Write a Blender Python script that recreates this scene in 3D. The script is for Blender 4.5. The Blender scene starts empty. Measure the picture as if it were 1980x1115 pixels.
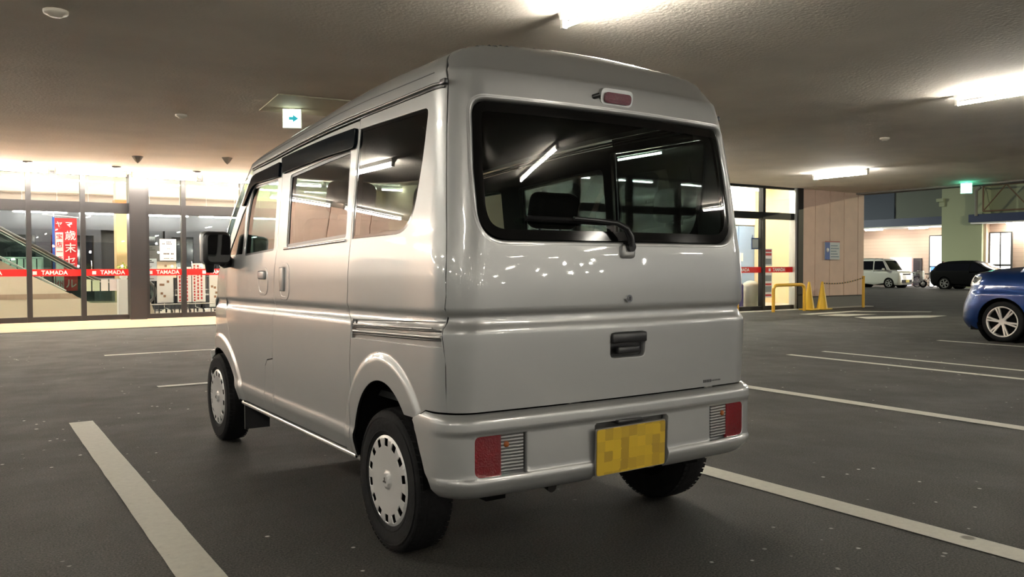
import bpy, bmesh, math, random
from mathutils import Vector, Matrix
from mathutils.geometry import delaunay_2d_cdt
import numpy as np
random.seed(7)
PI = math.pi
C = bpy.context.scene.collection
SC = bpy.context.scene

# ------------------------------------------------------------------ camera, world, exposure
def setup_camera():
    cd = bpy.data.cameras.new('camera'); co = bpy.data.objects.new('camera', cd); C.objects.link(co)
    cx, cy, cz = -2.0328, -2.2882, 1.0701
    yaw, pit, rol = (math.radians(a) for a in (33.6576, -1.5288, -0.1693))
    F = Vector((math.sin(yaw)*math.cos(pit), math.cos(yaw)*math.cos(pit), math.sin(pit)))
    R = Vector((math.cos(yaw), -math.sin(yaw), 0)); U = R.cross(F)
    R2 = R*math.cos(rol)+U*math.sin(rol); U2 = -R*math.sin(rol)+U*math.cos(rol)
    M = Matrix((R2, U2, -F)).transposed().to_4x4(); M.translation = Vector((cx, cy, cz))
    co.matrix_world = M
    cd.sensor_width = 36; cd.lens = 36*1599.28/1980; cd.sensor_fit = 'HORIZONTAL'
    cd.clip_start = .05; cd.clip_end = 400
    SC.camera = co
setup_camera()
w = bpy.data.worlds.new('night_sky'); SC.world = w; w.use_nodes = True
w.node_tree.nodes['Background'].inputs[0].default_value = (.02,.022,.03,1)
w.node_tree.nodes['Background'].inputs[1].default_value = 1.0
SC.view_settings.view_transform = 'Standard'; SC.view_settings.look = 'None'
SC.view_settings.gamma = 1; SC.view_settings.use_curve_mapping = False
SC.view_settings.exposure = 2.32
try:
    SC.cycles.max_bounces = 10; SC.cycles.transparent_max_bounces = 24
    SC.cycles.use_denoising = True; SC.cycles.sample_clamp_indirect = 6
    SC.cycles.caustics_reflective = False; SC.cycles.caustics_refractive = False
except Exception: pass
TUBE = 48.0          # radiance of a bare fluorescent tube
H = 2.96             # underside of the deck above the car park

# ------------------------------------------------------------------ materials
MATS = {}
def srgb(*c):
    return tuple((x/255/12.92 if x/255 <= .04045 else ((x/255+.055)/1.055)**2.4) for x in c)+(1,)
def mat(name, col=(.5,.5,.5), rough=.5, metal=0, coat=0, emit=None, es=0, var=0, scale=8, bump=0, bscale=60, spec=None, coatr=.05):
    if name in MATS: return MATS[name]
    m = bpy.data.materials.new(name); m.use_nodes = True; MATS[name] = m
    nt = m.node_tree; b = nt.nodes['Principled BSDF']
    if len(col) == 3: col = tuple(col)+(1,)
    b.inputs['Base Color'].default_value = col
    b.inputs['Roughness'].default_value = rough; b.inputs['Metallic'].default_value = metal
    b.inputs['Coat Weight'].default_value = coat; b.inputs['Coat Roughness'].default_value = coatr
    if spec is not None: b.inputs['Specular IOR Level'].default_value = spec
    if emit is not None:
        b.inputs['Emission Color'].default_value = tuple(emit)[:3]+(1,); b.inputs['Emission Strength'].default_value = es
    if var or bump:
        tc = nt.nodes.new('ShaderNodeTexCoord')
        n = nt.nodes.new('ShaderNodeTexNoise'); n.inputs['Scale'].default_value = scale; n.inputs['Detail'].default_value = 6
        nt.links.new(tc.outputs['Object'], n.inputs['Vector'])
        if var:
            r = nt.nodes.new('ShaderNodeMapRange'); r.inputs[3].default_value = 1-var; r.inputs[4].default_value = 1+var
            r.inputs[1].default_value = .3; r.inputs[2].default_value = .7
            mx = nt.nodes.new('ShaderNodeVectorMath'); mx.operation = 'SCALE'
            mx.inputs[0].default_value = col[:3]
            nt.links.new(n.outputs[0], r.inputs[0]); nt.links.new(r.outputs[0], mx.inputs['Scale'])
            nt.links.new(mx.outputs[0], b.inputs['Base Color'])
        if bump:
            n2 = nt.nodes.new('ShaderNodeTexNoise'); n2.inputs['Scale'].default_value = bscale; n2.inputs['Detail'].default_value = 4
            nt.links.new(tc.outputs['Object'], n2.inputs['Vector'])
            bp = nt.nodes.new('ShaderNodeBump'); bp.inputs['Strength'].default_value = bump; bp.inputs['Distance'].default_value = .01
            nt.links.new(n2.outputs[0], bp.inputs['Height']); nt.links.new(bp.outputs[0], b.inputs['Normal'])
    return m
def glass(name, tint=(.7,.8,.75), refl=.06, rough=0.0):
    """thin pane: tinted see-through plus fresnel reflection"""
    if name in MATS: return MATS[name]
    m = bpy.data.materials.new(name); m.use_nodes = True; MATS[name] = m
    nt = m.node_tree; nt.nodes.clear()
    o = nt.nodes.new('ShaderNodeOutputMaterial'); mx = nt.nodes.new('ShaderNodeMixShader')
    t = nt.nodes.new('ShaderNodeBsdfTransparent'); t.inputs[0].default_value = tuple(tint)+(1,)
    g = nt.nodes.new('ShaderNodeBsdfGlossy'); g.inputs['Roughness'].default_value = rough
    f = nt.nodes.new('ShaderNodeLayerWeight'); f.inputs[0].default_value = .5
    r = nt.nodes.new('ShaderNodeMath'); r.operation = 'POWER'; r.inputs[1].default_value = 4.0
    a = nt.nodes.new('ShaderNodeMath'); a.operation = 'MULTIPLY_ADD'; a.inputs[1].default_value = .85; a.inputs[2].default_value = refl
    nt.links.new(f.outputs['Facing'], r.inputs[0]); nt.links.new(r.outputs[0], a.inputs[0])
    nt.links.new(a.outputs[0], mx.inputs[0]); nt.links.new(t.outputs[0], mx.inputs[1]); nt.links.new(g.outputs[0], mx.inputs[2])
    nt.links.new(mx.outputs[0], o.inputs[0])
    return m
def emit(name, col, s):
    return mat(name, (.8,.8,.8), .5, emit=col, es=s)

# ------------------------------------------------------------------ object helpers
def link(name, me, m=None, parent=None, loc=None, smooth=False):
    o = bpy.data.objects.new(name, me); C.objects.link(o)
    if m is not None and me is not None and hasattr(me, 'materials') and len(me.materials) == 0: me.materials.append(m)
    if parent: o.parent = parent
    if loc: o.location = loc
    if smooth:
        for p in me.polygons: p.use_smooth = True
    return o
def empty(name, loc=(0,0,0), rz=0):
    o = bpy.data.objects.new(name, None); C.objects.link(o); o.location = loc; o.rotation_euler = (0,0,rz)
    o.empty_display_size = .1
    return o
def tag(o, label, cat, group=None, kind=None):
    o['label'] = label; o['category'] = cat
    if group: o['group'] = group
    if kind: o['kind'] = kind
    return o
def thing(name, label, cat, loc=(0,0,0), rz=0, group=None):
    return tag(empty(name, loc, rz), label, cat, group)
def copy_tree(o, parent=None):
    c = o.copy(); C.objects.link(c)
    if parent: c.parent = parent
    for ch in list(o.children): copy_tree(ch, c)
    return c

class B:
    """collects shapes into one mesh"""
    def __init__(s): s.v = []; s.f = []; s.sm = []
    def add(s, vs, fs, smooth=False):
        n = len(s.v); s.v += [tuple(p) for p in vs]; s.f += [tuple(i+n for i in f) for f in fs]; s.sm += [smooth]*len(fs); return s
    def box(s, x0, x1, y0, y1, z0, z1, M=None):
        if x0 > x1: x0, x1 = x1, x0
        if y0 > y1: y0, y1 = y1, y0
        if z0 > z1: z0, z1 = z1, z0
        vs = [Vector(p) for p in ((x0,y0,z0),(x1,y0,z0),(x1,y1,z0),(x0,y1,z0),(x0,y0,z1),(x1,y0,z1),(x1,y1,z1),(x0,y1,z1))]
        if M: vs = [M @ v for v in vs]
        return s.add(vs, [(0,3,2,1),(4,5,6,7),(0,1,5,4),(1,2,6,5),(2,3,7,6),(3,0,4,7)])
    def rbox(s, x0, x1, y0, y1, z0, z1, r=.01, n=3, M=None):
        """box with rounded vertical-profile edges (superellipsoid style via bmesh bevel)"""
        bm = bmesh.new(); bmesh.ops.create_cube(bm, size=1)
        for v in bm.verts: v.co = Vector(((x0+x1)/2+v.co.x*abs(x1-x0), (y0+y1)/2+v.co.y*abs(y1-y0), (z0+z1)/2+v.co.z*abs(z1-z0)))
        bmesh.ops.bevel(bm, geom=bm.edges[:], offset=r, segments=n, profile=.5, affect='EDGES')
        vs = [v.co.copy() for v in bm.verts]
        if M: vs = [M @ v for v in vs]
        bm.verts.index_update()
        fs = [tuple(v.index for v in f.verts) for f in bm.faces]; bm.free()
        return s.add(vs, fs, True)
    def cyl(s, p, q, r, r2=None, n=16, caps=True, smooth=True):
        p = Vector(p); q = Vector(q); r2 = r if r2 is None else r2
        d = (q-p).normalized(); a = d.orthogonal().normalized(); b = d.cross(a)
        vs = []
        for i in range(n):
            t = 2*PI*i/n; o = a*math.cos(t)+b*math.sin(t); vs += [p+o*r, q+o*r2]
        s.add(vs, [(2*i, 2*((i+1)%n), 2*((i+1)%n)+1, 2*i+1) for i in range(n)], smooth)
        if caps:
            s.add([vs[2*i] for i in range(n)], [tuple(reversed(range(n)))]); s.add([vs[2*i+1] for i in range(n)], [tuple(range(n))])
        return s
    def tube(s, pts, r, n=10, caps=True):
        pts = [Vector(p) for p in pts]; vs = []; k = len(pts)
        d0 = (pts[1]-pts[0]).normalized(); a = d0.orthogonal().normalized()
        for i, p in enumerate(pts):
            d = (pts[min(i+1,k-1)]-pts[max(i-1,0)]).normalized()
            a = (a-d*a.dot(d)).normalized(); b = d.cross(a)
            rr = r[i] if isinstance(r, (list,tuple)) else r
            for j in range(n):
                t = 2*PI*j/n; vs.append(p+(a*math.cos(t)+b*math.sin(t))*rr)
        fs = [(i*n+j, i*n+(j+1)%n, (i+1)*n+(j+1)%n, (i+1)*n+j) for i in range(k-1) for j in range(n)]
        s.add(vs, fs, True)
        if caps: s.add(vs[:n], [tuple(reversed(range(n)))]); s.add(vs[-n:], [tuple(range(n))])
        return s
    def lathe(s, prof, axis='z', c=(0,0,0), n=48, smooth=True, closed=False):
        """prof: list of (radius, height along axis)"""
        c = Vector(c); vs = []
        for r, h in prof:
            for j in range(n):
                t = 2*PI*j/n; u, v = r*math.cos(t), r*math.sin(t)
                vs.append(c+Vector({'z':(u,v,h), 'x':(h,u,v), 'y':(v,h,u)}[axis]))
        k = len(prof); rng = range(k if closed else k-1)
        s.add(vs, [(i*n+j, i*n+(j+1)%n, ((i+1)%k)*n+(j+1)%n, ((i+1)%k)*n+j) for i in rng for j in range(n)], smooth)
        return s
    def prism(s, poly, z0, z1, plane='xy', M=None):
        n = len(poly); f = {'xy':lambda a,b,h:(a,b,h), 'xz':lambda a,b,h:(a,h,b), 'yz':lambda a,b,h:(h,a,b)}[plane]
        vs = [Vector(f(a,b,z0)) for a,b in poly]+[Vector(f(a,b,z1)) for a,b in poly]
        if M: vs = [M @ v for v in vs]
        return s.add(vs, [tuple(reversed(range(n))), tuple(range(n,2*n))]+[(i,(i+1)%n,(i+1)%n+n,i+n) for i in range(n)])
    def build(s, name, m, parent=None, loc=None):
        me = bpy.data.meshes.new(name); me.from_pydata(s.v, [], s.f); me.update()
        bm = bmesh.new(); bm.from_mesh(me); bmesh.ops.recalc_face_normals(bm, faces=bm.faces[:]); bm.to_mesh(me); bm.free()
        for p, q in zip(me.polygons, s.sm): p.use_smooth = q
        return link(name, me, m, parent, loc)
def text_mesh(txt, size, off=0.0, extrude=.0005, xscale=1.0):
    cu = bpy.data.curves.new('t', 'FONT'); cu.body = txt; cu.size = size; cu.offset = off; cu.extrude = extrude
    cu.align_x = 'CENTER'; cu.align_y = 'CENTER'; cu.resolution_u = 3
    o = bpy.data.objects.new('t', cu); C.objects.link(o)
    dg = bpy.context.evaluated_depsgraph_get(); dg.update()
    me = bpy.data.meshes.new_from_object(o.evaluated_get(dg)); bpy.data.objects.remove(o)
    for v in me.vertices: v.co.x *= xscale
    return me
def text(name, txt, size, m, M, parent=None, off=0.0, xscale=1.0):
    me = text_mesh(txt, size, off, .0008, xscale); me.transform(M); me.materials.clear()
    return link(name, me, m, parent)
def face_M(x, y, z, nrm='-y'):
    """text plane facing the given direction, reading left to right for a viewer on that side"""
    if nrm == '-y': R = Matrix.Rotation(PI/2, 4, 'X')
    elif nrm == '-x': R = Matrix.Rotation(-PI/2, 4, 'Z') @ Matrix.Rotation(PI/2, 4, 'X')
    elif nrm == '+y': R = Matrix.Rotation(PI, 4, 'Z') @ Matrix.Rotation(PI/2, 4, 'X')
    else: R = Matrix.Rotation(PI/2, 4, 'Z') @ Matrix.Rotation(PI/2, 4, 'X')
    return Matrix.Translation((x,y,z)) @ R

# ------------------------------------------------------------------ curved panel machinery
def lerp_table(T, v):
    if v <= T[0][0]: return T[0][1]
    for (a,p),(b,q) in zip(T, T[1:]):
        if v <= b: return p+(q-p)*(v-a)/(b-a)
    return T[-1][1]
def smooth_table(T, v):
    n = len(T)
    if v <= T[0][0]: return T[0][1]
    if v >= T[-1][0]: return T[-1][1]
    i = 0
    while v > T[i+1][0]: i += 1
    def sl(j):
        if j <= 0: return (T[1][1]-T[0][1])/(T[1][0]-T[0][0])
        if j >= n-1: return (T[-1][1]-T[-2][1])/(T[-1][0]-T[-2][0])
        a = (T[j][1]-T[j-1][1])/(T[j][0]-T[j-1][0]); b = (T[j+1][1]-T[j][1])/(T[j+1][0]-T[j][0])
        return 0 if a*b <= 0 else 2*a*b/(a+b)
    x0,y0 = T[i]; x1,y1 = T[i+1]; h = x1-x0; t = (v-x0)/h
    return (2*t**3-3*t*t+1)*y0+(t**3-2*t*t+t)*h*sl(i)+(-2*t**3+3*t*t)*y1+(t**3-t*t)*h*sl(i+1)
def sstep(t):
    t = max(0, min(1, t)); return t*t*(3-2*t)
def round_poly(P, r, n=5):
    """round the corners of a polygon; r may be a number or a list"""
    out = []; k = len(P)
    for i in range(k):
        p = Vector(P[i]); a = Vector(P[i-1]); b = Vector(P[(i+1)%k]); rr = r[i] if isinstance(r,(list,tuple)) else r
        if rr <= 0: out.append(tuple(p)); continue
        u = (a-p); v = (b-p); d = min(rr, u.length*.48, v.length*.48); u = u.normalized()*d; v = v.normalized()*d
        for j in range(n+1):
            t = j/n; q = p+u*(1-t)**2+v*t*t; out.append((q.x,q.y))
    return out
def densify(P, step):
    out = []; k = len(P)
    for i in range(k):
        a = P[i]; b = P[(i+1)%k]; L = math.dist(a,b); m = max(1, int(math.ceil(L/step)))
        for j in range(m): out.append((a[0]+(b[0]-a[0])*j/m, a[1]+(b[1]-a[1])*j/m))
    return out
def area2(P): return sum(P[i-1][0]*P[i][1]-P[i][0]*P[i-1][1] for i in range(len(P)))
def in_poly(P, X, Y):
    """numpy even-odd test"""
    ins = np.zeros(X.shape, bool); n = len(P)
    for i in range(n):
        x0,y0 = P[i-1]; x1,y1 = P[i]
        if y0 == y1: continue
        c = ((y0 > Y) != (y1 > Y)) & (X < (x1-x0)*(Y-y0)/(y1-y0)+x0); ins ^= c
    return ins
def panel(name, fn, outer, holes, m, parent=None, step=.025, off=0.0, flange=.012, outward=None, lines_v=(), hole_flange=None, label=None, extra=(), seam=False, hole_flanges=None):
    """triangulated curved sheet over a 2-D region (u,v); fn(u,v) -> point; edges turned inwards"""
    outer = densify(outer, step); holes = [densify(h, step) for h in holes]
    us = [p[0] for p in outer]; vs = [p[1] for p in outer]
    nu = max(1,int((max(us)-min(us))/step)); 
    VV = list(np.arange(min(vs)+step*.5, max(vs), step)); 
    for l in lines_v:
        VV = [v for v in VV if abs(v-l) > .004]+[l]
    UU = np.linspace(min(us), max(us), nu+2)[1:-1]
    gx, gy = np.meshgrid(UU, np.array(sorted(VV))); gx = gx.ravel(); gy = gy.ravel()
    if len(extra):
        ex = np.array([p[0] for p in extra]); ey = np.array([p[1] for p in extra]); far = np.full(gx.shape, 9.0)
        for a in range(0, len(ex), 64): far = np.minimum(far, np.sqrt((gx[:,None]-ex[None,a:a+64])**2+(gy[:,None]-ey[None,a:a+64])**2).min(1))
        gx = np.concatenate([gx[far > .012], ex]); gy = np.concatenate([gy[far > .012], ey])
    ok = in_poly(outer, gx, gy)
    for h in holes: ok &= ~in_poly(h, gx, gy)
    allb = [p for P in [outer]+holes for p in P]; bx = np.array([p[0] for p in allb]); by = np.array([p[1] for p in allb])
    md = np.full(gx.shape, 9.0)
    for a in range(0, len(bx), 64):
        d = np.sqrt((gx[:,None]-bx[None,a:a+64])**2+(gy[:,None]-by[None,a:a+64])**2).min(1); md = np.minimum(md, d)
    ok &= md > min(step*.3, .006)
    pts = [Vector(p) for p in allb]+[Vector((float(a),float(b))) for a,b in zip(gx[ok],gy[ok])]
    edges = []; k = 0; rings = []
    for P in [outer]+holes:
        n = len(P); edges += [(k+i, k+(i+1)%n) for i in range(n)]; rings.append(list(range(k,k+n))); k += n
    r = delaunay_2d_cdt(pts, edges, [], 0, 1e-6)
    V2 = r[0]; tris = r[2]; orig = r[3]
    cx = np.array([sum(V2[i][0] for i in t)/len(t) for t in tris]); cy = np.array([sum(V2[i][1] for i in t)/len(t) for t in tris])
    ok = in_poly(outer, cx, cy)
    for h in holes: ok &= ~in_poly(h, cx, cy)
    tris = [t for t,o in zip(tris, ok) if o]
    e = 8e-4
    P3 = []; N3 = []
    for u,v in V2:
        a = Vector(fn(u-e,v)); b = Vector(fn(u+e,v)); c = Vector(fn(u,v-e)); d = Vector(fn(u,v+e))
        n = (b-a).cross(d-c)
        if n.length < 1e-14: n = Vector((0,0,1))
        n.normalize(); p = Vector(fn(u,v))
        ref = outward if outward is not None else None
        if ref is not None:
            o = Vector(ref(p)) if callable(ref) else Vector(ref)
            if n.dot(o) < 0: n.negate()
        P3.append(p+n*off); N3.append(n)
    inv = {}
    for j, l in enumerate(orig):
        for i in l: inv[i] = j
    verts = list(P3); norms = list(N3); faces = []; dark_faces = []
    for t in tris:
        t = tuple(t)
        fnm = (P3[t[1]]-P3[t[0]]).cross(P3[t[2]]-P3[t[0]])
        faces.append(t if fnm.dot(N3[t[0]]) >= 0 else t[::-1])
    for ri, ring in enumerate(rings):
        fl = flange if ri == 0 else (hole_flange if hole_flange is not None else flange)
        if hole_flanges and ri in hole_flanges: fl = hole_flanges[ri]
        if not fl: continue
        ids = [inv.get(i) for i in ring]
        if any(i is None for i in ids): continue
        n = len(ids); P = [Vector(V2[i]) for i in ids]
        ccw = area2([tuple(p) for p in P]) > 0
        # direction pointing away from the sheet, in 3-D
        side = []
        for a in range(n):
            tan = (P3[ids[(a+1)%n]]-P3[ids[a-1]]); nn = N3[ids[a]]
            s_ = tan.cross(nn)
            if s_.length < 1e-12: s_ = Vector((1,0,0))
            s_.normalize()
            side.append(s_)
        # decide the sign using the 2-D outward direction
        a = 0; t2 = P[(a+1)%n]-P[a-1]; o2 = Vector((t2.y,-t2.x)); o2 = o2 if (ccw == (ri == 0)) else -o2
        best = 0
        for a in range(0, n, max(1,n//12)):
            t2 = P[(a+1)%n]-P[a-1]; o2 = Vector((t2.y,-t2.x))
            if (ccw != (ri == 0)): o2 = -o2
            if o2.length < 1e-9: continue
            o2 = o2.normalized()*2e-3; q = Vector(fn(P[a].x+o2.x, P[a].y+o2.y))+N3[ids[a]]*off-P3[ids[a]]
            best += q.dot(side[a])
        sg = 1 if best > 0 else -1
        prof = fl if isinstance(fl, (list,tuple)) else [(0,0,1.0),(.0015,-.0015,.3),(.0015,-fl,0)]
        base = len(verts); k0 = None
        for j,(o_, d_, w_) in enumerate(prof):
            for a in range(n):
                nn = N3[ids[a]]; verts.append(P3[ids[a]]+side[a]*sg*o_+nn*d_); norms.append((nn*w_+side[a]*sg*(1-w_)).normalized())
        for j in range(len(prof)-1):
            for a in range(n):
                q = (base+j*n+a, base+j*n+(a+1)%n, base+(j+1)*n+(a+1)%n, base+(j+1)*n+a)
                fnm = (verts[q[1]]-verts[q[0]]).cross(verts[q[3]]-verts[q[0]])
                faces.append(q if fnm.dot(norms[q[0]]+norms[q[2]]) >= 0 else q[::-1])
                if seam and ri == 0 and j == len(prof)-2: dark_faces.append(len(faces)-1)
    me = bpy.data.meshes.new(name); me.from_pydata([tuple(v) for v in verts], [], faces)
    for p in me.polygons: p.use_smooth = True
    me.update()
    me.normals_split_custom_set_from_vertices([tuple(n) for n in norms])
    o = link(name, me, m, parent)
    if seam:
        me.materials.append(mat('shut_line_shade', (.006,.006,.006), .8, spec=.1))  # black flange ends: the shade inside the panel gaps, put into the colour
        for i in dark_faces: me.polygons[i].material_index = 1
    if label: o['label'] = label
    return o
def mirror_obj(o, name=None, parent=None):
    """mirrored copy (x -> -x) of a part, own mesh"""
    me = o.data.copy()
    n = len(me.vertices)
    nor = [None]*n
    for l in o.data.loops: nor[l.vertex_index] = l.normal if hasattr(l,'normal') else None
    cn = o.data.corner_normals
    for i,l in enumerate(o.data.loops): nor[l.vertex_index] = Vector(cn[i].vector)
    for v in me.vertices: v.co.x = -v.co.x
    me.flip_normals()
    sm = all(p.use_smooth for p in me.polygons)
    if sm:
        try: me.normals_split_custom_set_from_vertices([(-q.x,q.y,q.z) if q else (0,0,1) for q in nor])
        except Exception: pass
    return link(name or o.name.split('.')[0], me, None, parent or o.parent)

class Shape:
    """end of a vehicle as stacked plan outlines. The end faces -y at y = yr(z); centre line x = 0"""
    def __init__(s, WT, YR, RC, BU): s.WT, s.YR, s.RC, s.BU = WT, YR, RC, BU; s.cache = {}
    def par(s, z):
        k = round(z, 5)
        if k not in s.cache:
            w = smooth_table(s.WT, z); y0 = smooth_table(s.YR, z); r = min(lerp_table(s.RC, z), w*.8); b = lerp_table(s.BU, z)
            s.cache[k] = (w, y0, r, b, y0+b*((w-r)/max(w,1e-6))**2)
        return s.cache[k]
    def end(s, t, z):
        w, y0, r, b, y1 = s.par(z); a0 = w-r; sg = 1 if t >= 0 else -1; t = abs(t)
        if t <= a0: return (sg*t, y0+b*(t/max(w,1e-6))**2, z)
        L = r*PI/2
        if t <= a0+L:
            a = (t-a0)/max(r,1e-6); return (sg*(a0+r*math.sin(a)), y1+r*(1-math.cos(a)), z)
        return (sg*w, y1+r+(t-a0-L), z)
    def yend(s, z):
        w, y0, r, b, y1 = s.par(z); return y1+r
    def s_of_y(s, y, z):
        w, y0, r, b, y1 = s.par(z); ye = y1+r
        if y >= ye: return w-r+r*PI/2+(y-ye)
        c = max(-1, min(1, 1-(y-y1)/max(r,1e-6))); return w-r+r*math.acos(c)

# =================================================================== THE VAN
# van axes = world axes: centre line x = 0, tailgate at y = 0, nose towards +y
WT = [(.28,.703),(.31,.713),(.36,.727),(.39,.7338),(.402,.7345),(.435,.7292),(.46,.7300),(.60,.7360),(.80,.7375),(.845,.7365),(.855,.735),(.890,.7190),(.900,.7185),(.924,.7288),(.935,.7295),(1.02,.7295),(1.09,.7255),(1.14,.7200),(1.18,.7155),(1.24,.7108),(1.35,.7024),(1.50,.6905),(1.60,.6818),(1.66,.6745),(1.70,.667),(1.74,.656),(1.77,.642),(1.80,.615),(1.825,.580),(1.845,.525),(1.860,.45),(1.872,.34),(1.880,.24),(1.887,.12),(1.89,0.0)]
YR = [(.28,.02),(.60,.012),(.80,.004),(.845,.0025),(.855,.004),(.890,.0190),(.900,.0195),(.924,.0085),(.935,.0070),(1.02,.004),(1.10,.005),(1.16,.009),(1.25,.0150),(1.35,.0235),(1.45,.0335),(1.55,.0455),(1.62,.0555),(1.68,.067),(1.735,.080),(1.742,.083),(1.755,.097),(1.79,.122),(1.82,.145),(1.85,.175),(1.87,.205),(1.885,.237),(1.89,.252)]
RC = [(.28,.13),(1.15,.13),(1.4,.14),(1.6,.145),(1.72,.14),(1.80,.10),(1.82,.065),(1.85,.035),(1.88,.01),(1.89,.002)]
BU = [(.28,.03),(.9,.03),(1.6,.055),(1.80,.05),(1.85,.03),(1.87,.02),(1.89,0)]
KT = [(0,1),(.8,1),(1.1,.992),(1.5,.965),(1.95,.92),(2.4,.875),(2.7,.80),(3.0,.70)]
K2 = [(0,1),(.7,1),(1.1,.93),(1.5,.80),(1.94,.75),(2.29,.64),(2.485,.52),(2.75,.3),(3.0,.2)]
VS = Shape(WT, YR, RC, BU)
def zmap(y, z):
    z0 = z-.013*max(y-.1,0)*max(0,1-abs(z-.88)/.24)
    if z < 1.12: return z0
    return z0+(min(z,1.70)-1.12)*(smooth_table(KT,y)-1)+max(z-1.70,0)*(smooth_table(K2,y)-1)
AR = (.530,.300,.282,.349)      # rear wheel opening: centre y, z, half length, half height
AF = (2.90,.262,.43,.318)
def flare(y, z):
    f = 0
    for (cy,cz,a,b),g in ((AR,.11),(AF,.10)):
        d = math.hypot((y-cy)/(a+g), (z-cz)/(b+g))   # 1 on the outer ring
        if z > .27: f = max(f, .011*sstep((1.0-d)/.075))
    return f
def side(y, z):
    w = smooth_table(WT, z); ye = VS.yend(z)
    if y < ye: x = VS.end(VS.s_of_y(y,z), z)[0]
    else:
        x = w
        if y > 2.35: t = (y-2.35); x -= .10*t**4+.012*t
    if z < .8: x += flare(y, z)
    return (-x, y, zmap(y, z))
OUTL = lambda p: (-1, 0, .1)
CREASE = (.36,.375,.39,.402,.418,.435,.845,.855,.873,.892,.900,.912,.924,.935)
YS = [(.58,.091),(.76,.087),(.88,.102),(.93,.097),(.98,.091),(1.1,.095),(1.27,.118),(1.44,.140),(1.62,.164),(1.70,.177),(1.76,.203),(1.80,.24),(1.84,.252),(1.89,.256)]
def ys(z): return lerp_table(YS, z)

def paint():
    m = mat('silver_paint', (.47,.475,.465), .34, .6, 1.0, coatr=.03)
    nt = m.node_tree; b = nt.nodes['Principled BSDF']
    tc = nt.nodes.new('ShaderNodeTexCoord'); v = nt.nodes.new('ShaderNodeTexNoise'); v.inputs['Scale'].default_value = 900
    r = nt.nodes.new('ShaderNodeMapRange'); r.inputs[1].default_value = .35; r.inputs[2].default_value = .65; r.inputs[3].default_value = .36; r.inputs[4].default_value = .46
    nt.links.new(tc.outputs['Object'], v.inputs['Vector']); nt.links.new(v.outputs[0], r.inputs[0]); nt.links.new(r.outputs[0], b.inputs['Roughness'])
    return m
PAINT = paint()
BLK = mat('black_plastic', (.012,.012,.013), .35, coat=.3)
MBLK = mat('matt_black_plastic', (.015,.015,.016), .7)
RUB = mat('tyre_rubber', (.008,.008,.0085), .8, spec=.2, var=.25, scale=30, bump=.15, bscale=90)
DARK = mat('wheel_well_liner', (.004,.004,.004), .9, spec=.1)
CHR = mat('chrome', (.75,.75,.75), .12, 1)
LINING = mat('grey_interior_trim', (.014,.015,.015), .8)
SEATM = mat('seat_fabric', (.018,.020,.022), .9)
PRIV = glass('dark_privacy_glass', (.07,.085,.08), .04)
TINT = glass('privacy_glass', (.20,.24,.23), .036)
CLEARG = glass('green_car_glass', (.62,.78,.72), .05)
FRIT = mat('black_glass_border', (.004,.004,.004), .08, spec=.35)

van = thing('van', 'silver high-roof micro van parked in the middle, seen from its rear left corner', 'van', (0,0,0))

# --- quarter panel (rear body side) -----------------------------------
def arc_pts(A, a0, a1, n=26):
    return [(A[0]+A[2]*math.cos(math.radians(a0+(a1-a0)*i/n)), A[1]+A[3]*math.sin(math.radians(a0+(a1-a0)*i/n))) for i in range(n+1)]
slide_rear = [(.856,1.695),(.857,1.52),(.864,1.313),(.867,1.166),(.869,.983),(.880,.908),(.876,.888),(.828,.862),(.822,.82),(.838,.689),(.832,.52),(.828,.40),(.828,.325)]
arch = arc_pts(AR, 2, 134)                                     # front foot over the top to the bumper joint
qp = [(.795,.318)]+[(min(p[0],.803),p[1]) for p in arch]       # ends near (.35,.55)
arch_end = qp[-1]
qp += [(.262,.552),(.190,.588),(.087,.590)]
qp += [(ys(z), z) for z in (.68,.76,.84,.88,.93,.98,1.05,1.1,1.2,1.27,1.36,1.44,1.53,1.62,1.695)]
qp += slide_rear
QW = round_poly([(.852,1.628),(.256,1.622),(.274,1.44),(.335,1.188),(.860,1.182)], [.005,.035,.08,.12,.004], 7)
RB = [(.826,.872),(.100,.889),(.094,.803),(.822,.792)]
fix = []
for p in qp:
    if not fix or math.dist(p, fix[-1]) > .002: fix.append(p)
parts_left = []
GLZ = [(0,0,1),(.0015,-.0015,.4),(.0015,-.008,0)]
RINGS = [(A[0]+(A[2]+g*k)*math.cos(t), A[1]+(A[3]+g*k)*math.sin(t)) for A,g in ((AR,.11),(AF,.10)) for k in (.12,.3,.5,.64,.74,.82,.88,.93,.97,1.02) for t in np.linspace(-.1,PI+.1,70)]
def sp(name, outer, holes=(), m=None, off=0.0, fl=.012, hf=None, parent=None, step=.028, seam=True, mir=True, label=None, lines=CREASE, fn=side):
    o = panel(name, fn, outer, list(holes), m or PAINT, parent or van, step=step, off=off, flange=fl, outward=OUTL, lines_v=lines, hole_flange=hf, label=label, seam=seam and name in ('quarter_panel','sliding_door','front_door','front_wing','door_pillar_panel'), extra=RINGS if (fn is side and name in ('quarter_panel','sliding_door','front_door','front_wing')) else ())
    if mir: parts_left.append(o)
    return o
GAP = .0028
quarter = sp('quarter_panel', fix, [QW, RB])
sp('rail_channel', [(.832,.874),(.096,.892),(.090,.800),(.828,.788)], off=-.010, fl=0, m=mat('silver_recess_paint', (.40,.39,.37), .4, .4, .6))
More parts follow.
